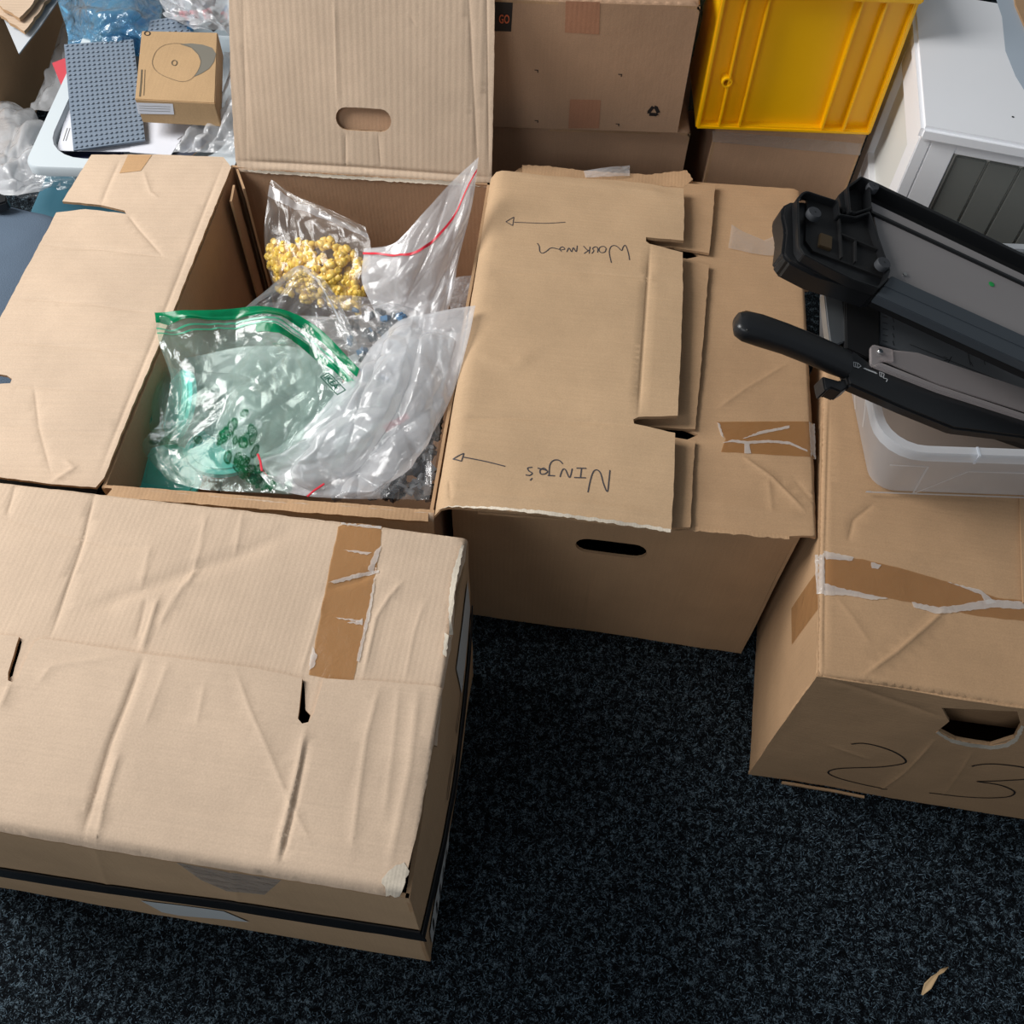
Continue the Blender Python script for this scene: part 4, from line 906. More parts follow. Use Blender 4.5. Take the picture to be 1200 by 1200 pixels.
# ================================================================== lower paper cutter (right way up)
p0 = at(1000, 440, .60); p1 = at(1200, 500, .505)
lx = (p1-p0).normalized(); ly = Z.cross(lx).normalized(); LSf = Surf(p0, lx, ly, noise=0)
cut1 = thing('paper_cutter', 'lower black paper cutter with long handle and clear guard, resting in the tote', 'paper cutter', LSf.O+lx*.2+ly*.1-Vector((0, 0, .02)))
base = fprism('base', LSf, [(984, 292), (968, 345), (975, 420), (1000, 438), (1125, 492), (1200, 518), (1290, 548), (1370, 430), (1200, 335)], -.006, -.022, MT['black_matte'], cut1, .003)
fprism('end_strip', LSf, [(966, 342), (988, 350), (992, 400), (974, 406), (970, 380)], -.001, -.014, MT['silver'], cut1, .0015)
fprism('end_clamp', LSf, [(990, 335), (1031, 352), (1031, 412), (1018, 420), (992, 408)], .003, -.008, MT['black_matte'], cut1, .0015)
fprism('cutting_table', LSf, [(1031, 352), (1031, 402), (1060, 413), (1200, 466), (1290, 500), (1350, 430), (1200, 380)], -.003, -.007, MT['table_grey'], cut1, .0008)
st_ = []
for k in range(5): a = Vector((1034, 371+k*7.2)); st_.append([tuple(a), tuple(a+Vector((6, 1.5)))])
for k in range(4): a = Vector((1046, 373+k*9)); st_.append([tuple(a), tuple(a+Vector((1.5, 5)))])
st_ += [[(1105, 418), (1110, 420)], [(1106, 423), (1112, 422)], [(1115, 418), (1111, 425)], [(1134, 412), (1137, 428)], [(1137, 424), (1140, 430)], [(1151, 412), (1154, 428)], [(1066, 404), (1168, 445)]]
S3 = Surf(LSf.O-LSf.N*.003, LSf.X, LSf.Y, noise=0)
ink('ruler_print', S3, st_, .0012, MT['black_matte'], cut1)
arm = fprism('blade_arm', LSf, [(985, 418), (1000, 410), (1024, 428), (1060, 444), (1130, 470), (1200, 491), (1290, 520), (1290, 545), (1200, 512), (1119, 502), (1060, 478), (996, 450)], .012, -.004, MT['black'], cut1, .003)
fprism('blade', LSf, [(1000, 450), (1060, 477), (1119, 502), (1119, 505), (1060, 481), (997, 453)], -.004, -.012, MT['silver'], cut1, 0)
Sa = Surf(LSf.O+LSf.N*.0125, LSf.X, LSf.Y, noise=0)
ink('white_symbol', Sa, [S_((980, 380), s, 5.4545) for s in [[(110, 242), (112, 272)], [(110, 242), (140, 250)], [(112, 272), (140, 276)], [(135, 246), (135, 280)], [(122, 250), (122, 270)], [(140, 250), (158, 268)], [(158, 268), (138, 280)], [(172, 282), (262, 316)], [(275, 305), (278, 332)], [(275, 305), (305, 316)], [(305, 316), (300, 345)], [(278, 332), (300, 340)], [(290, 312), (288, 335)], [(300, 345), (325, 352), (318, 368)]]], .0011, plain('white_ink', rgb(210, 210, 210), .5), arm, off=.0003)
ink('white_symbol', Sa, [S_((980, 380), [(180, 284), (255, 313)], 5.4545)], .0028, plain('white_arrow_ink', rgb(225, 225, 225), .5), arm, off=.0003)
# guard
fprism('guard_plate', LSf, [(1030, 420), (1047, 410), (1075, 413), (1200, 455), (1290, 488), (1290, 510), (1200, 482), (1100, 450)], .014, .0115, MT['acrylic'], cut1, .0006)
fprism('guard_rail', LSf, [(1024, 428), (1032, 424), (1100, 451), (1200, 484), (1290, 512), (1290, 518), (1200, 490), (1100, 458)], .018, .012, MT['acrylic'], cut1, .0015)
br = fprism('guard_bracket', LSf, [(1020, 407), (1024, 403), (1047, 409), (1048, 424), (1034, 423), (1024, 430), (1020, 426)], .016, .012, MT['acrylic'], cut1, .0015)
c_ = Surf(LSf.O+LSf.N*.016, LSf.X, LSf.Y, noise=0); h_ = hit(1030, 413, c_.O, c_.N); disc('screw', h_, LSf.N, .0042, .004, MT['chrome'], cut1)
# handle
hs = Surf(LSf.O+LSf.N*.012, LSf.X, LSf.Y, noise=0)
hp = [hit(x, y, hs.O, hs.N) for x, y in [(862, 379), (864, 380), (872, 382), (890, 387), (920, 397), (950, 409), (975, 420), (993, 428)]]
handle = tubepath('handle', hp, [.009, .016, .0205, .022, .0215, .0215, .0215, .021], [.006, .011, .014, .0145, .014, .014, .014, .012], MT['black'], cut1, up=LSf.N, segs=20, sq=3.4)
fprism('handle_catch', LSf, [(964, 440), (985, 446), (997, 436), (997, 452), (986, 459), (974, 454), (968, 458), (966, 452)], .006, -.016, MT['black'], cut1, .002)
disc('handle_stud', hit(876, 387, hs.O+hs.N*.014, hs.N), LSf.N, .002, .0015, MT['black'], handle)

# ================================================================== upper paper cutter (upside down)
q0 = at(1026, 346, .655); q1 = at(1200, 425, .60)
ux = (q1-q0).normalized(); uy = Z.cross(ux).normalized(); US = Surf(q0, ux, uy, noise=0)
cut2 = thing('paper_cutter', 'upper paper cutter lying upside down with rubber feet and grey metal underside', 'paper cutter', US.O+ux*.15+uy*.1-Vector((0, 0, .04)))
fprism('underside_sheet', US, [(1020, 236), (1200, 322), (1330, 385), (1330, 468), (1200, 402), (1040, 326)], -.010, -.014, MT['sheet_metal'], cut2, .0006)
fprism('channel_floor', US, [(1000, 216), (1022, 214), (1200, 302), (1330, 367), (1330, 388), (1200, 336), (1019, 250)], -.018, -.022, MT['black_matte'], cut2, .0006)
fprism('channel_wall', US, [(1009, 206), (1028, 214), (1200, 297), (1330, 360), (1330, 364), (1200, 301), (1028, 218), (1009, 210)], .002, -.03, MT['black'], cut2, .0008)
fprism('channel_wall', US, [(1021, 246), (1200, 330), (1330, 392), (1330, 395), (1200, 333), (1021, 249)], -.006, -.02, MT['black'], cut2, .0005)
fprism('edge_flange', US, [(1045, 323), (1200, 393), (1330, 452), (1330, 466), (1200, 408), (1036, 335)], -.002, -.012, MT['flange'], cut2, .001)
fprism('edge_flange', US, [(1036, 335), (1200, 408), (1330, 466), (1330, 484), (1200, 425), (1027, 346)], -.003, -.018, MT['flange'], cut2, .0012)
fprism('body_side', US, [(1000, 330), (1200, 424), (1330, 482), (1330, 440), (1200, 380), (1020, 300)], -.016, -.045, MT['black_matte'], cut2, .002)
fprism('strut_floor', US, [(993, 220), (1009, 208), (1022, 214), (1022, 248), (1000, 254)], -.014, -.02, MT['black_matte'], cut2, 0)
# end cap: a wide lower step, then a raised wall round the hollow
fprism('end_cap_step', US, [(916, 250), (918, 240), (930, 234), (985, 240), (1010, 250), (1042, 322), (1034, 340), (1026, 345), (1000, 336), (955, 322), (924, 306), (917, 296), (920, 270)], -.012, -.046, MT['black'], cut2, .004)
fprism('end_cap_floor', US, [(946, 228), (981, 240), (985, 254), (1022, 252), (1040, 318), (1034, 325), (953, 294), (944, 282)], -.008, -.013, MT['black_matte'], cut2, 0)
cap = [(934, 232), (940, 225), (946, 223), (964, 229), (983, 235), (985, 250), (1002, 253), (1020, 247), (1032, 282), (1044, 316), (1040, 328), (1030, 338), (1000, 328), (962, 309), (942, 298), (936, 288)]
rim('end_cap_wall', US, cap, .0035, .004, -.012, MT['black'], cut2, .001)
rim('strut_box', US, [(993, 218), (1009, 206), (1020, 212), (1022, 244), (1003, 250), (996, 248)], .003, .006, -.022, MT['black'], cut2, .001)
fprism('strut_block', US, [(983, 228), (993, 219), (998, 246), (988, 250)], -.004, -.03, MT['black'], cut2, .001)
for a, b in (((985, 254), (988, 300)), ((986, 272), (1028, 290)), ((1004, 278), (1004, 305))):
    A = Vector(US.uv(a)); B = Vector(US.uv(b)); d = (B-A).normalized(); n = Vector((-d.y, d.x))*.0012
    fprism('inner_rib', US, [tuple(A-n), tuple(B-n), tuple(B+n), tuple(A+n)], -.002, -.009, MT['black_matte'], cut2, 0, px=False)
fprism('brass_insert', US, [(962, 272), (976, 277), (975, 292), (960, 287)], -.003, -.009, plain('dull_brass', rgb(96, 80, 60), .4, .7), cut2, .001)
for x, y, r in ((954, 250, .0105), (1023, 219, .009), (1035, 309, .0105)):
    c_ = hit(x, y, US.O+US.N*.004, US.N); f_o = disc('rubber_foot', c_-US.N*.006, US.N, r, .009, MT['rubber'], cut2, segs=24); disc('foot_dimple', c_+US.N*.0028, US.N, .0012, .0006, MT['black_matte'], f_o)
for x, y in ((1060, 322), (1044, 227)):
    disc('screw', hit(x, y, US.O-US.N*.009, US.N)-US.N*.001, US.N, .0035, .003, MT['chrome'], cut2)
disc('green_sticker', hit(1162, 333, US.O-US.N*.0095, US.N), US.N, .0045, .0004, MT['green_dot'], cut2)

# ================================================================== left background
# tray
tray_z = .36
tr = thing('tray', 'white plastic tray full of stud plates and papers behind the left flap', 'tray', (-.76, 1.85, .26))
X_, Y_ = Vector((1, 0, 0)), Vector((0, 1, 0)); O_ = Vector((0, 0, 0))
def tl(e, z, r): return (-.965-e, -.560+e, 1.562-e, 2.20+e, r, z)
ringloft('body', O_, X_, Y_, [tl(-.045, .268, .05), tl(-.040, .272, .06), tl(-.032, .35, .075), tl(-.028, tray_z, .08), tl(0, tray_z, .03), tl(.002, tray_z-.004, .03), tl(.002, tray_z-.020, .03), tl(0, tray_z-.02, .03)], MT['white_plastic'], tr, cap0=True)
tu = thing('storage_tub', 'dark teal plastic tub beneath the white tray', 'tub', (-.76, 1.85, 0))
tk = lambda e, z, r: (-.985-e, -.560+e, 1.50-e, 2.20+e, r, z)
ringloft('body', O_, X_, Y_, [tk(-.05, .0, .05), tk(-.04, .02, .06), tk(-.008, .235, .06), tk(0, .237, .06)], MT['teal_plastic'], tu, cap0=True)
ringloft('lid', O_, X_, Y_, [tk(.006, .232, .06), tk(.008, .25, .06), tk(.004, .258, .06), tk(-.02, .260, .05), tk(-.028, .254, .05)], MT['teal_plastic'], tu, cap1=True)
# blue bubble film
tag(sheet('bubble_film', [[(60, -30, .34), (110, -30, .40), (160, -30, .40), (192, -25, .36)], [(70, 10, .35), (110, 12, .41), (155, 8, .42), (190, 12, .37)], [(78, 34, .35), (112, 38, .39), (150, 36, .39), (182, 42, .37)], [(80, 55, .335), (115, 60, .345), (150, 58, .345), (175, 70, .34)]], MT['film_blue'], None, 70, 60, .022, 71, back=.03)[0], 'crumpled blue bubble film in the white tray behind the stud plate', 'bubble film')
bf = sheet('bubble_film', [[(60, -30, .33), (110, -30, .37), (192, -25, .34)], [(75, 20, .335), (112, 20, .36), (186, 20, .345)], [(82, 60, .33), (115, 64, .335), (176, 66, .335)]], plain('blue_plastic_film_dense', rgb(84, 140, 172), .25), None, 50, 40, .02, 72)[0]
tag(bf, 'denser folded blue film under the clear bubble film', 'bubble film')
# papers
for nm, pts, z, lab in (('paper_sheet', [(66, 176), (84, 108), (156, 120), (153, 178)], .350, 'white sheet of paper under the large grey stud plate, at the left'), ('paper_sheet', [(152, 178), (160, 100), (243, 112), (222, 148), (200, 182)], .352, 'white sheet of paper in front of the small carton in the tray')):
    s_ = Surf(Vector((0, 0, z)), X_, Y_, noise=.0012, seed=int(z*1000)); pp = panel(nm, s_, pts, MT['paper'], None, th=.0012, edge=MT['paper'], g=.02); tag(pp, lab, 'paper')
    if nm and z == .350: ink('printed_line', s_, [[(74, 165), (79, 150)], [(77, 165), (82, 150)]], .0012, MT['print_grey'], pp)
    else: ink('printed_line', s_, [[(208, 164), (230, 150)], [(212, 165), (232, 153)]], .0016, MT['print_grey'], pp)
# dark printed leaflet glimpsed in the tray
s_ = Surf(Vector((0, 0, .33)), X_, Y_, noise=.002, seed=5)
tag(panel('leaflet', s_, [(62, 165), (75, 140), (140, 160), (150, 200), (100, 200), (70, 186)], plain('dark_blue_print', rgb(44, 46, 74), .4, var=.6), None, th=.002, g=.02), 'dark blue printed leaflet low in the front corner of the tray', 'leaflet')
s_ = Surf(Vector((0, 0, .345)), X_, Y_, noise=.002, seed=6)
tag(panel('leaflet', s_, [(200, 182), (222, 148), (246, 140), (250, 160), (225, 182)], plain('dark_grey_print', rgb(58, 62, 74), .4, var=.6), None, th=.002, g=.02), 'dark grey leaflet beside the crumpled clear film in the tray', 'leaflet')
s_ = Surf(Vector((0, 0, .356)), X_, Y_, noise=.001, seed=7)
tag(panel('card_scrap', s_, [(61, 74), (76, 68), (84, 96), (76, 112), (70, 96)], MT['red'], None, th=.002, g=.02, edge=MT['red']), 'red card scrap sticking out left of the stud plate', 'card')
# stud plates
def stud_plate(name, label, quad, z, nu, nv, tilt=0):
    P = [at(p[0], p[1], z+dz) for p, dz in zip(quad, (tilt, tilt, 0, 0))]; c = sum(P, Vector())/4
    t = thing(name, label, 'stud plate', c-Vector((0, 0, .004)), None)
    bil = lambda u, v: P[0].lerp(P[1], u).lerp(P[3].lerp(P[2], u), v)
    n = (P[1]-P[0]).cross(P[3]-P[0]).normalized(); n = n if n.z > 0 else -n
    bm = bmesh.new(); T = [bm.verts.new(p) for p in P]; B = [bm.verts.new(p-n*.0035) for p in P]; bm.faces.new(T); bm.faces.new(B[::-1])
    for i in range(4): bm.faces.new((T[i], B[i], B[(i+1) % 4], T[(i+1) % 4]))
    bmesh.ops.recalc_face_normals(bm, faces=bm.faces); bm_obj('plate', bm, MT['plate'], t)
    a = (P[1]-P[0]).length/nu*.31; ux_ = (P[1]-P[0]).normalized(); uy_ = n.cross(ux_); V = []; F = []; K = 8
    for i in range(nu):
        for j in range(nv):
            c0 = bil((i+.5)/nu, (j+.5)/nv); s0 = len(V)
            for h_, r_ in ((0, 1), (.0022, 1), (.0026, .85)):
                V += [c0+n*h_+(ux_*math.cos(2*math.pi*k/K)+uy_*math.sin(2*math.pi*k/K))*a*r_ for k in range(K)]
            for m in range(2): F += [(s0+m*K+k, s0+m*K+(k+1) % K, s0+(m+1)*K+(k+1) % K, s0+(m+1)*K+k) for k in range(K)]
            F.append(tuple(s0+2*K+k for k in range(K)))
    o = mesh_obj('studs', V, F, MT['plate'], t, angle=40); o['kind'] = 'stuff'; return t
stud_plate('stud_plate', 'large blue-grey stud plate lying on papers in the white tray', [(75, 52), (156, 46), (170, 164), (86, 176)], .362, 14, 24, .02)
stud_plate('stud_plate', 'small dark grey stud plate behind the small carton in the tray', [(176, 24), (214, 18), (224, 38), (172, 42)], .385, 7, 4)
# small carton with printed outline
gz = .438
g4 = [(166, 36), (255, 38), (252, 121), (158, 116)]
ga = [at(p[0], p[1], gz) for p in g4]; gc = sum(ga, Vector())/4
gad = thing('small_carton', 'small kraft carton printed with a rounded shape, on papers in the tray', 'carton', (gc.x, gc.y, .386))
prism('carton_body', g4, gz, .386, cardboard('kraft_smooth_carton', rgb(172, 142, 106), 'X', .02), gad, .0015)
gs = Surf(Vector((gc.x, gc.y, gz+.0004)), (ga[2]-ga[3]), Z.cross(ga[2]-ga[3]), noise=0)
KZ = lambda pts: S_((0, 0), pts, 4.2857)
cres = KZ([(905, 222), (960, 218), (1020, 225), (1065, 240), (1085, 270), (1075, 310), (1050, 345), (1010, 370), (975, 385), (1000, 345), (1008, 310), (995, 275), (960, 240)])
panel('printed_crescent', gs, cres, MT['print_grey'], gad, th=0, off=.0002, g=.1, sub=.1)
ink('printed_outline', gs, [KZ([(830, 225), (880, 218), (930, 225), (975, 250), (1005, 290), (1005, 330), (985, 370), (955, 400), (915, 410), (870, 400), (810, 375), (775, 345), (765, 310), (780, 265), (805, 238), (830, 225)])], .0009, MT['print_line'], gad, off=.0004)
ink('printed_outline', gs, [KZ([(876+13*math.cos(t), 316+13*math.sin(t)) for t in np.linspace(0, 6.283, 9)])], .0022, MT['print_line'], gad, off=.0004)
ink('printed_outline', gs, [KZ([(740+14*math.cos(t), 168+10*math.sin(t)) for t in np.linspace(0, 6.283, 9)])], .0022, MT['ink'], gad, off=.0004)
ink('printed_text', gs, [KZ([(712, 350), (708, 420), (702, 485)])], .0028, MT['print_line'], gad, off=.0004)
ink('printed_text', gs, [KZ([(728, 350), (722, 480)])], .0010, MT['print_line'], gad, off=.0004)
fa = Surf(Vector((ga[3].x, ga[3].y, 0)), (ga[2]-ga[3]), Z, noise=0)
lab_ = panel('white_sticker', fa, KZ([(684, 514), (868, 520), (875, 574), (695, 570)]), MT['paper'], gad, th=0, off=.0008, g=.1)
ink('printed_text', fa, [KZ([(700, 530+12*k), (855, 535+12*k)]) for k in range(3)], .0008, MT['print_grey'], lab_, off=.001)
# loose little parts behind the carton
r_ = random.Random(5)
pm = {}
def piece_mesh(kind):
    if kind in pm: return pm[kind]
    bm = bmesh.new()
    if kind == 'head':
        prof = [(.0, 0), (.0038, 0), (.0052, .0015), (.0055, .004), (.0055, .0075), (.0050, .0098), (.0036, .0108), (.0028, .0110), (.0028, .0130), (0.0, .0132)]; K = 10; rows = []
        for (q, z) in prof[1:-1]: rows.append([bm.verts.new((q*math.cos(6.2832*k/K), q*math.sin(6.2832*k/K), z-.0065)) for k in range(K)])
        for a, b in zip(rows, rows[1:]):
            for k in range(K): bm.faces.new((a[k], a[(k+1) % K], b[(k+1) % K], b[k]))
        bm.faces.new(rows[0][::-1]); bm.faces.new(rows[-1])
    elif kind == 'brick':
        frame_box(bm, Vector((0, 0, 0)), Vector((1, 0, 0)), Vector((0, 1, 0)), Vector((0, 0, 1)), -.008, .008, -.008, .008, -.005, .0045)
        for sx in (-1, 1):
            for sy in (-1, 1): bmesh.ops.create_cone(bm, cap_ends=True, segments=8, radius1=.0025, radius2=.0025, depth=.002, matrix=Matrix.Translation((sx*.004, sy*.004, .0055)))
    elif kind == 'slope':
        v = frame_box(bm, Vector((0, 0, 0)), Vector((1, 0, 0)), Vector((0, 1, 0)), Vector((0, 0, 1)), -.008, .008, -.006, .006, -.005, .005)
        for q in (v[6], v[7]): q.co.z = -.001
        for sx in (-1, 1): bmesh.ops.create_cone(bm, cap_ends=True, segments=8, radius1=.0025, radius2=.0025, depth=.002, matrix=Matrix.Translation((sx*.004, -.003, .0055)))
    else:
        bmesh.ops.create_cone(bm, cap_ends=True, segments=10, radius1=.005, radius2=.0035, depth=.012)
    bmesh.ops.recalc_face_normals(bm, faces=bm.faces)
    me = bpy.data.meshes.new(kind); bm.to_mesh(me); bm.free(); me.shade_smooth(); me.set_sharp_from_angle(angle=math.radians(40)); pm[kind] = me; return me
pcache = {}
def piece(name, kind, mat, loc, label, cat, group, scale=1.0):
    key = (kind, mat.name)
    if key not in pcache:
        me = piece_mesh(kind).copy(); me.materials.clear(); me.materials.append(mat); pcache[key] = me
    o = bpy.data.objects.new(name, pcache[key]); COL.objects.link(o); o.location = loc; o.rotation_euler = (r_.uniform(0, 6.3), r_.uniform(0, 6.3), r_.uniform(0, 6.3)); o.scale = (scale,)*3
    tag(o, label, cat, group); return o
cols = [MT['red'], MT['d_piece'], MT['paper'], MT['b_piece'], MT['d_piece'], MT['g_piece']]
for k in range(34):
    m = cols[k % 6]; x = r_.uniform(206, 266); y = r_.uniform(-6, 34) if k % 2 else r_.uniform(0, 22)
    nm = {0: 'red', 1: 'dark grey', 2: 'white', 3: 'blue', 4: 'dark grey', 5: 'light grey'}[k % 6]
    piece('toy_brick', ('brick', 'slope')[k % 2], m, at(x, y, .375+r_.uniform(0, .02)), nm+' toy brick among the loose parts behind the small carton', 'toy brick', nm+' loose bricks behind the small carton', 1.1)
# clear film round the tray
tag(sheet('plastic_film', [[(185, -20, .40), (215, -20, .43), (275, -20, .41)], [(195, 15, .40), (225, 12, .43), (275, 20, .42)], [(225, 34, .40), (255, 36, .42), (278, 45, .41)]], MT['film_frost'], None, 50, 40, .025, 81)[0], 'milky crumpled film over the loose parts at the back of the tray', 'plastic film')
tag(sheet('plastic_film', [[(262, 60, .40), (275, 60, .42), (288, 60, .42)], [(255, 110, .37), (272, 110, .41), (284, 112, .41)], [(225, 150, .362), (250, 148, .39), (278, 150, .40)], [(203, 180, .362), (235, 178, .372), (272, 180, .372)]], MT['film_frost'], None, 60, 60, .022, 82)[0], 'crumpled clear film hanging over the right front rim of the tray', 'plastic film')
tag(sheet('plastic_film', [[(-40, 110, .10), (10, 120, .12), (40, 135, .12), (48, 150, .14)], [(-40, 150, .20), (0, 155, .24), (30, 165, .25), (44, 178, .24)], [(-40, 190, .24), (0, 195, .29), (30, 200, .28), (60, 206, .26)], [(-40, 225, .22), (10, 228, .27), (45, 224, .26), (85, 222, .24)]], MT['film_frost'], None, 80, 80, .03, 83, back=.04)[0], 'large crumpled clear film left of the tray', 'plastic film')
tag(sheet('plastic_film', [[(20, 196, .25), (60, 202, .27), (110, 205, .27), (150, 203, .26)], [(15, 212, .25), (60, 216, .262), (100, 216, .262), (140, 214, .25)], [(20, 232, .22), (60, 232, .24), (100, 228, .24), (135, 222, .24)]], MT['film_clear'], None, 70, 40, .012, 84)[0], 'clear film edge sagging in front of the white tray', 'plastic film')
tag(sheet('plastic_film', [[(78, 10, .10), (95, 8, .16), (112, 6, .2)], [(60, 70, .10), (82, 72, .18), (98, 72, .22)], [(35, 130, .12), (60, 130, .20), (72, 128, .24)]], MT['film_frost'], None, 40, 70, .03, 85)[0], 'crumpled film in the gap between the upper left box and the tray', 'plastic film')
# left carton and the sheets on it
boxH, SH = closed_box('cardboard_box', 'brown cardboard box in the upper left corner with sheets on top', (-1.82, 2.10), (-1.275, 2.09), (-1.285, 2.95), (-1.83, 2.95), 0, .30, MT['warm_x'], seed=55)
s_ = Surf(Vector((0, 0, .318)), X_, Y_, noise=.001, seed=3)
tag(panel('card_sheet', s_, [(-60, -30), (0, 12), (22, 63), (46, 32), (72, -5), (110, -60), (-60, -60)], MT['grey_paper'], None, th=.003, g=.05, edge=MT['grey_paper']), 'pale grey card sheet jutting from the box in the upper left corner', 'card')
s_ = Surf(Vector((0, 0, .345)), X_, Y_, noise=.003, seed=4)
for k, (pts, z) in enumerate([([(-60, -30), (0, 18), (28, 36), (44, 16), (60, -8), (90, -60), (-60, -60)], .336), ([(-60, -50), (0, 6), (22, 20), (38, 4), (52, -14), (80, -60), (-60, -60)], .352)]):
    s_ = Surf(Vector((0, 0, z)), X_, Y_, noise=.003, seed=4+k)
    tag(panel('cardboard_offcut', s_, pts, MT['strong_y'], None, th=.008, g=.02, jag=.003, sub=.012), ('lower' if k == 0 else 'upper')+' corrugated cardboard offcut on the pale card sheet, upper left', 'cardboard')
# blue-grey fabric cushion with a black clip
cu = thing('fabric_cushion', 'blue-grey fabric cushion at the left edge, below the left flap', 'cushion', (-1.05, 1.3, 0))
pp = [(-1.35, .90), (-.90, .90), (-.83, .98), (-.80, 1.18), (-.81, 1.32), (-.855, 1.44), (-.95, 1.50), (-1.35, 1.53)]
def rounded_pad(name, poly, z1, z0, r, mat, parent):
    c = Vector((sum(p[0] for p in poly)/len(poly), sum(p[1] for p in poly)/len(poly)))
    # densify outline
    C = [Vector(p) for p in poly]; D = []
    for i in range(len(C)):
        for k in range(6):
            t = k/6; p0_, p1_, p2_, p3_ = C[i-1], C[i], C[(i+1) % len(C)], C[(i+2) % len(C)]
            D.append(.5*((2*p1_)+(p2_-p0_)*t+(2*p0_-5*p1_+4*p2_-p3_)*t*t+(3*p1_-p0_-3*p2_+p3_)*t**3))
    V = []; F = []; m = len(D); prof = []
    for k in range(7): a = math.pi/2*k/6; prof.append((r*(1-math.cos(a))*0+r*math.sin(a)-r, z1-r+r*math.cos(a)))
    prof = [(-.16, z1+.012), (-.08, z1+.007)]+[(a, b) for a, b in prof]+[(0, z0)]
    for inset, z in prof:
        for p in D: d = (p-c); q = p+d.normalized()*max(inset, -d.length*.92); V.append((q.x, q.y, z))
    for j in range(len(prof)-1):
        for i in range(m): F.append((j*m+i, (j+1)*m+i, (j+1)*m+(i+1) % m, j*m+(i+1) % m))
    F.append(tuple(range(m)))
    return mesh_obj(name, V, F, mat, parent, angle=60)
rounded_pad('pad', pp, .33, .0, .05, MT['felt'], cu)
fprism('clip', Surf(Vector((0, 0, .345)), X_, Y_, noise=0), [(-30, 222), (2, 226), (8, 230), (8, 236), (-4, 240), (-30, 240)], .012, -.008, MT['black'], cu, .003)
# ================================================================== bags in the open box
def attr_green(U, V):
    r = np.random.RandomState(9); a = np.zeros_like(U)
    for k in range(60):
        t = r.uniform(0, 1); cu_ = .46+.34*t+r.normal(0, .03); cv = .66+.28*t+r.normal(0, .035); ru = r.uniform(.02, .045); rv = r.uniform(.012, .026); th = r.uniform(0, 3)
        x = (U-cu_)*math.cos(th)+(V-cv)*math.sin(th); y = -(U-cu_)*math.sin(th)+(V-cv)*math.cos(th); d = np.sqrt((x/ru)**2+(y/rv)**2); a = np.maximum(a, np.clip((1.15-d)*5, 0, 1)*np.where(d < .72, .62, 1.0))
    for k in range(6):
        cu_ = .12+r.normal(0, .04); cv = .74+r.normal(0, .03); d = np.sqrt(((U-cu_)/.05)**2+((V-cv)/.018)**2); a = np.maximum(a, np.clip((1.1-d)*4, 0, 1)*.6)
    return a
# bag of yellow pieces
by = thing('zip_bag', 'clear zip bag of yellow pieces at the back of the open box', 'bag', at(370, 300, .26))
yctrl = [[(317, 210, .41), (345, 228, .40), (382, 244, .40), (428, 266, .40)], [(311, 255, .38), (345, 262, .385), (388, 272, .385), (434, 286, .385)], [(311, 300, .33), (345, 305, .36), (388, 315, .37), (432, 322, .36)], [(320, 335, .30), (350, 345, .31), (390, 355, .31), (424, 362, .31)]]
yo, yQ, yN = sheet('bag_film', yctrl, MT['film_yellow'], by, 120, 120, .013, 91, back=.02)
strip('zip_strip', yQ, yN, [(.0, .10), (.35, .12), (.7, .16), (1, .20)], .10, MT['film_frost'], by, .0015)
strip('fold_edge', yQ, yN, [(.03, .0), (.4, .06), (.7, .10), (1, .13)], .014, MT['tape_clear'], by, .002)
for k in range(300):
    for _ in range(30):
        u = r_.uniform(.03, .97); v = r_.uniform(.38, .99)
        if v > .44+.06*math.sin(u*7): break
    q = Vector(yQ[int(v*119), int(u*119)]); dep = r_.uniform(.006, .020)
    piece('toy_piece', 'head', MT['y_piece'], q+Vector((0, .0, -dep)), 'small yellow toy piece inside the clear bag at the back', 'toy piece', 'yellow pieces in the clear bag', 1.18)
# frosted bag with long red line
bw = thing('zip_bag', 'frosted bag with a long red zip line standing at the upper right', 'bag', at(490, 330, .30))
wo, wQ, wN = sheet('bag_film', [[(427, 292, .40), (462, 284, .44), (500, 245, .48), (532, 210, .50), (561, 184, .52)], [(425, 330, .38), (465, 322, .42), (500, 300, .44), (530, 275, .46), (553, 240, .48)], [(438, 362, .36), (472, 362, .38), (500, 345, .40), (525, 325, .41), (538, 300, .43)], [(450, 395, .35), (480, 400, .36), (505, 390, .37), (522, 375, .37), (528, 345, .38)]], MT['film_frost'], bw, 110, 110, .011, 92, back=.010)
strip('red_zip_line', wQ, wN, [(0, .05), (.2, .10), (.36, .22), (.5, .26), (.75, .22), (1, .10)], .022, MT['red_line'], bw, .002)
# middle clear bag
bm_ = thing('zip_bag', 'small clear zip bag lying against the bag of yellow pieces', 'bag', at(350, 370, .30))
mo, mQ, mN = sheet('bag_film', [[(288, 360, .40), (322, 332, .42), (352, 311, .43), (378, 326, .42), (398, 352, .41)], [(295, 385, .38), (326, 362, .40), (356, 345, .41), (385, 358, .40), (412, 385, .39)], [(305, 420, .34), (335, 410, .35), (365, 400, .36), (395, 405, .36), (425, 420, .36)]], MT['film_clear'], bm_, 100, 80, .018, 93, back=.015)
strip('zip_strip', mQ, mN, [(.40, .0), (.62, .12), (.85, .5), (.95, .9)], .10, MT['film_frost'], bm_, .002)
strip('zip_strip', mQ, mN, [(0, .04), (.25, .04), (.48, .05)], .12, MT['film_frost'], bm_, .002)
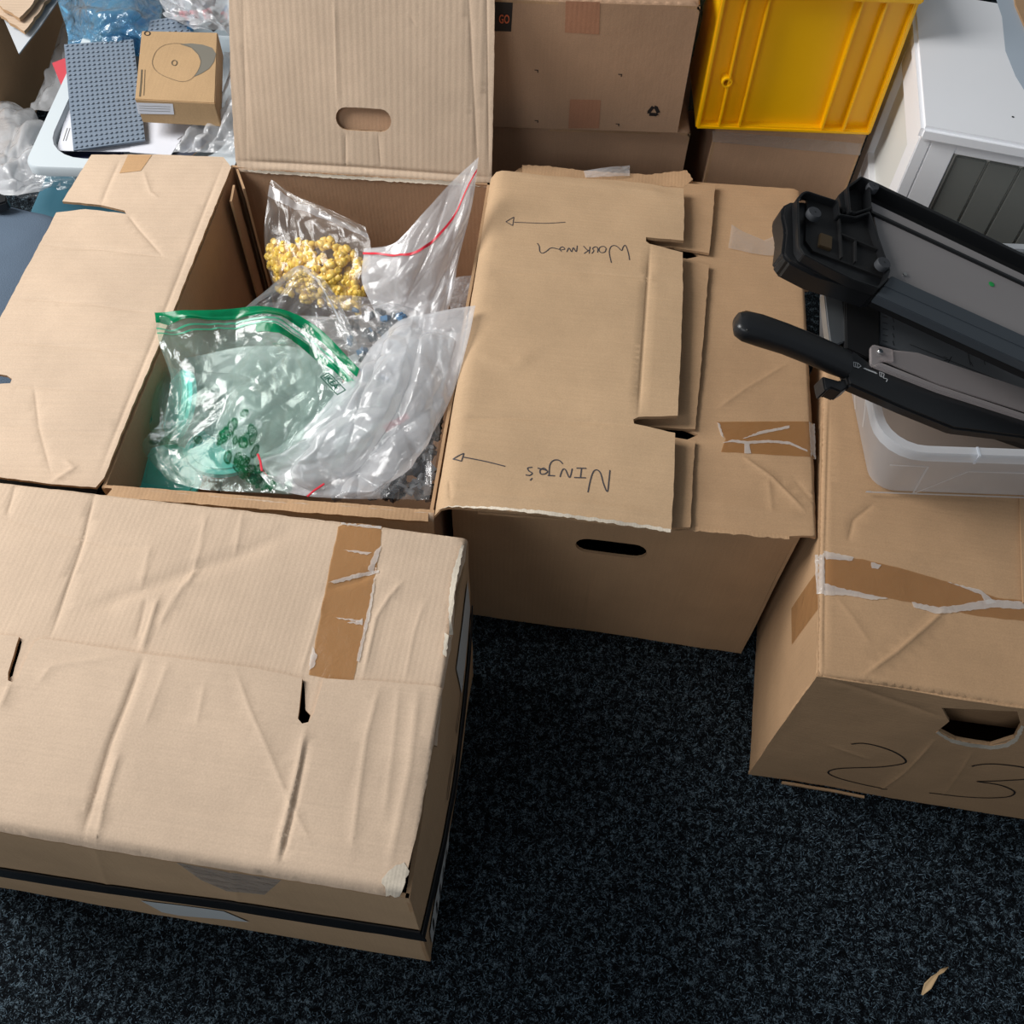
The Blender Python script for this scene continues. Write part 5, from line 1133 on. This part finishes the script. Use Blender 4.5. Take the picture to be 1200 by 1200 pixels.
# bag with grey bits
bgx = thing('zip_bag', 'clear bag of grey parts in the centre of the open box', 'bag', at(440, 395, .28))
go, gQ, gN = sheet('bag_film', [[(395, 345, .37), (430, 348, .38), (468, 358, .38), (500, 372, .37)], [(400, 385, .37), (432, 382, .39), (462, 388, .39), (485, 395, .38)], [(412, 425, .37), (430, 430, .38), (448, 440, .38), (462, 440, .37)]], MT['film_clear'], bgx, 70, 60, .014, 94, back=.02)
for k in range(60):
    u = r_.uniform(.1, .95); v = r_.uniform(.1, .95); q = Vector(gQ[int(v*59), int(u*69)])
    piece('toy_brick', ('brick', 'slope', 'cone')[k % 3], (MT['g_piece'], MT['d_piece'], MT['b_piece'])[0 if k % 5 < 3 else (1 if k % 5 == 3 else 2)], q-Vector((0, 0, r_.uniform(.012, .04))), 'small '+('grey', 'grey', 'grey', 'dark grey', 'blue')[k % 5]+' toy part in the clear bag at the centre', 'toy piece', ('grey', 'grey', 'grey', 'dark grey', 'blue')[k % 5]+' parts in the centre bag', .9)
# green zip bag
bgn = thing('zip_bag', 'clear zip bag with a green band and green print, front left of the open box', 'bag', at(290, 480, .25))
gctrl = [[(181, 366, .46), (240, 364, .46), (305, 360, .455), (362, 376, .445), (421, 432, .43)], [(186, 400, .45), (240, 396, .45), (305, 394, .445), (358, 410, .435), (412, 460, .42)], [(200, 445, .42), (245, 440, .44), (300, 440, .44), (350, 450, .43), (395, 480, .41)], [(190, 490, .39), (235, 485, .41), (290, 488, .42), (335, 498, .41), (368, 515, .39)], [(166, 522, .36), (212, 530, .37), (262, 540, .38), (310, 548, .37), (345, 550, .37)], [(196, 562, .345), (232, 572, .35), (270, 575, .355), (310, 577, .36), (342, 579, .36)]]
no, nQ, nN = sheet('bag_film', gctrl, MT['film_green'], bgn, 150, 160, .022, 95, back=.03, attr=attr_green)
strip('green_band', nQ, nN, [(0, .035), (.5, .035), (.75, .035), (1, .035)], .07, MT['band_green'], bgn, .002, n=90)
strip('green_band', nQ, nN, [(.0, .052), (.5, .052), (1, .052)], .016, plain('dark_green_zip', rgb(0, 122, 78), .25), bgn, .003, n=90)
strip('green_line', nQ, nN, [(0, .115), (.5, .10), (1, .115)], .012, MT['band_green_dark'], bgn, .002, n=90)
strip('green_line', nQ, nN, [(0, .15), (.5, .13), (1, .15)], .010, MT['band_green_dark'], bgn, .002, n=90)
strip('green_line', nQ, nN, [(.48, .16), (.75, .17), (.98, .13)], .05, MT['band_green'], bgn, .0015, n=60)
# stamp
j_, i_2 = int(.165*129), int(.86*119)
so = Vector(nQ[j_, i_2]); e1 = (at(399, 461, so.z)-at(376, 437, so.z)).normalized(); e2 = Z.cross(e1)
sO = at(375, 442, so.z+.024); sS = Surf(sO, e1, e2, noise=0)
stp = rim('printed_stamp', sS, [(0, 0), (.046, 0), (.046, .016), (0, .016)], .0016, .0004, 0, MT['stamp'], bgn, 0, px=False)
text_on('stamp_lettering', 'IKEA', sO+e1*.004+e2*.0035+Z*.0006, e1, e2, .013, MT['stamp'], bgn, xs=1.15, bold=.0006)
# big frosted bag in front right
bb = thing('zip_bag', 'large frosted bag with short red zip marks, front right of the open box', 'bag', at(430, 500, .25))
bctrl = [[(422, 425, .42), (440, 400, .43), (470, 375, .445), (510, 365, .45), (557, 357, .46)], [(400, 450, .42), (425, 435, .44), (460, 415, .45), (505, 402, .45), (548, 400, .45)], [(372, 485, .41), (400, 480, .43), (445, 462, .44), (495, 450, .44), (530, 462, .42)], [(330, 520, .385), (372, 520, .41), (425, 510, .42), (470, 500, .42), (505, 508, .39)], [(297, 540, .36), (345, 552, .38), (395, 556, .39), (440, 550, .39), (470, 545, .37)], [(318, 572, .36), (355, 580, .365), (390, 583, .365), (420, 584, .365), (448, 584, .36)]]
bo, bQ, bN = sheet('bag_film', bctrl, MT['film_frost'], bb, 150, 150, .028, 96, back=.03)
strip('red_zip_line', bQ, bN, [(.02, .77), (.03, .82), (.06, .90)], .012, MT['red_line'], bb, .002, n=20)
for nm, pp_, in (('red_zip_mark', [(302, 532), (305, 540), (307, 552)]), ('red_zip_mark', [(360, 582), (368, 575), (380, 567)])):
    C = [at(x, y, .392 if y < 560 else .385) for x, y in pp_]; tubepath(nm, C, [.0018]*3, [.001]*3, MT['red_line'], bb, segs=8)
# pale red thing glimpsed inside
rg = sheet('red_wrapper', [[(400, 440, .385), (422, 434, .39)], [(402, 450, .385), (425, 442, .39)]], MT['red'], None, 20, 20, .004, 97)[0]
rg2 = sheet('red_wrapper', [[(448, 500, .375), (476, 484, .38)], [(453, 507, .375), (480, 490, .38)]], MT['red'], None, 20, 20, .004, 98)[0]
tag(rg, 'red wrapper showing faintly at the top left of the big frosted bag', 'wrapper'); tag(rg2, 'red wrapper showing faintly in the middle of the big frosted bag', 'wrapper')
# grey pieces, front right
for k in range(260):
    t = r_.random(); s2 = r_.random()
    x = 518-s2*(10+120*t); y = 470+t*112; z = .352+r_.uniform(-.02, .008)-.015*(1-t)
    x = min(x, 517-(y-470)*.12)
    p = at(x, y, z)
    if p.y < .80 or p.x > -.128: continue
    kk = k % 4
    piece('toy_brick', ('brick', 'slope', 'cone', 'brick')[kk], MT['g_piece'] if k % 3 else MT['d_piece'], p, ('grey' if k % 3 else 'dark grey')+' toy part in the heap at the front right of the open box', 'toy piece', ('grey' if k % 3 else 'dark grey')+' parts in the front right heap', 1.12)
hb = thing('zip_bag', 'thin clear bag over the grey parts at the front right corner', 'bag', at(470, 550, .28))
sheet('bag_film', [[(440, 540, .37), (480, 500, .38), (517, 470, .385)], [(420, 565, .37), (470, 540, .38), (514, 520, .385)], [(385, 583, .368), (450, 584, .37), (503, 586, .372)]], MT['film_clear'], hb, 60, 60, .010, 99)
# small ribbed bag by the right wall
sm = thing('zip_bag', 'small clear ribbed bag by the right wall of the open box', 'bag', at(540, 345, .30))
so_, sQ, sN = sheet('bag_film', [[(522, 328, .37), (540, 324, .38), (556, 322, .38)], [(524, 345, .36), (540, 344, .37), (553, 342, .37)], [(528, 362, .34), (540, 362, .35), (549, 360, .35)]], MT['film_frost'], sm, 50, 50, .006, 101, back=.01)
for k in range(4): strip('rib', sQ, sN, [(.15+.2*k, 0), (.2+.2*k, .5), (.25+.2*k, .9)], .01, MT['tape_clear'], sm, .001, n=20)
# turquoise lids on the left, inside a soft bag
def lid(c, n, r, label):
    t = thing('round_lid', label, 'lid', c); n = Vector(n).normalized()
    disc('disc', c, n, r, .010, MT['turq'], t, segs=40); disc('raised_ring', c+n*.0101, n, r*.86, .003, MT['turq'], t, segs=40, hole=r*.78); return t
lid(at(213, 475, .34), (-.75, -.25, .6), .058, 'turquoise round lid standing behind the green banded bag')
lid(at(188, 590, .30)+Vector((0, .05, 0)), (.1, -.2, 1), .055, 'turquoise round lid lying in the front left corner of the open box')
lid(at(262, 530, .30), (.1, .2, 1), .060, 'turquoise round lid under the green print of the banded bag')
tb_ = thing('soft_bag', 'clear bag round the turquoise lids by the left wall', 'bag', at(190, 500, .2))
sheet('bag_film', [[(182, 436, .37), (198, 430, .38), (225, 440, .38)], [(176, 480, .36), (190, 478, .38), (222, 486, .38)], [(165, 525, .31), (185, 528, .34), (222, 535, .34)], [(150, 560, .31), (180, 568, .32), (225, 574, .32)]], MT['film_green'], tb_, 50, 70, .010, 102)
# deeper bags that fill the box
fl = [('frosted bag deep under the green banded bag', [[(215, 420, .34), (290, 405, .36), (360, 410, .36), (420, 440, .34)], [(200, 470, .31), (280, 470, .35), (350, 480, .36), (410, 500, .34)], [(200, 540, .28), (270, 550, .31), (340, 560, .32), (400, 565, .31)]], 'film_frost', 111),
      ('frosted bag deep under the large frosted bag', [[(400, 420, .34), (450, 400, .36), (500, 385, .37), (535, 390, .36)], [(370, 490, .32), (430, 470, .36), (480, 460, .37), (515, 470, .34)], [(330, 565, .31), (390, 560, .34), (440, 555, .34), (480, 550, .33)]], 'film_frost', 112),
      ('frosted bag deep behind the green band', [[(260, 380, .30), (330, 370, .33), (420, 370, .34), (510, 350, .34)], [(250, 420, .26), (330, 420, .30), (420, 420, .31), (510, 410, .30)]], 'film_frost', 113)]
for lab, c, mt_, sd in fl:
    t = thing('soft_bag', lab, 'bag', at(c[1][1][0], c[1][1][1], .2)); sheet('bag_film', c, MT['film_milky'] if sd != 113 else MT['film_frost'], t, 90, 90, .030, sd, back=.03)
# zip bag peeking behind the closed box
tag(sheet('small_zip_bag', [[(684, 200, .425), (712, 196, .435), (738, 194, .43)], [(686, 208, .425), (712, 207, .43), (738, 206, .428)]], MT['film_frost'], None, 30, 14, .003, 121)[0], 'small clear zip bag peeking out behind the closed middle box', 'bag')
# dry leaf
lf = [at(1080, 1166, .003), at(1086, 1156, .006), at(1093, 1147, .009), (at(1098, 1142, .008)), at(1103, 1138, .006), at(1111, 1133, .003)]
wd = [.001, .0055, .004, .002, .0045, .0008]
V = []; F = []
for i, p in enumerate(lf):
    d = (lf[min(i+1, 5)]-lf[max(i-1, 0)]).normalized(); s = d.cross(Z).normalized(); tw = .5*i
    for k in (-1, -.5, 0, .5, 1): V.append(p+s*(wd[i]*k*math.cos(tw*.5))+Z*(wd[i]*(abs(k)*.6+k*math.sin(tw*.5)*.5)+.001))
for i in range(5):
    for k in range(4): F.append((i*5+k, i*5+k+1, (i+1)*5+k+1, (i+1)*5+k))
leaf = mesh_obj('dry_leaf', V, F, MT['leaf']); tag(leaf, 'dry curled leaf scrap on the dark carpet at the lower right', 'leaf')
so2 = leaf.modifiers.new('thickness', 'SOLIDIFY'); so2.thickness = .0006
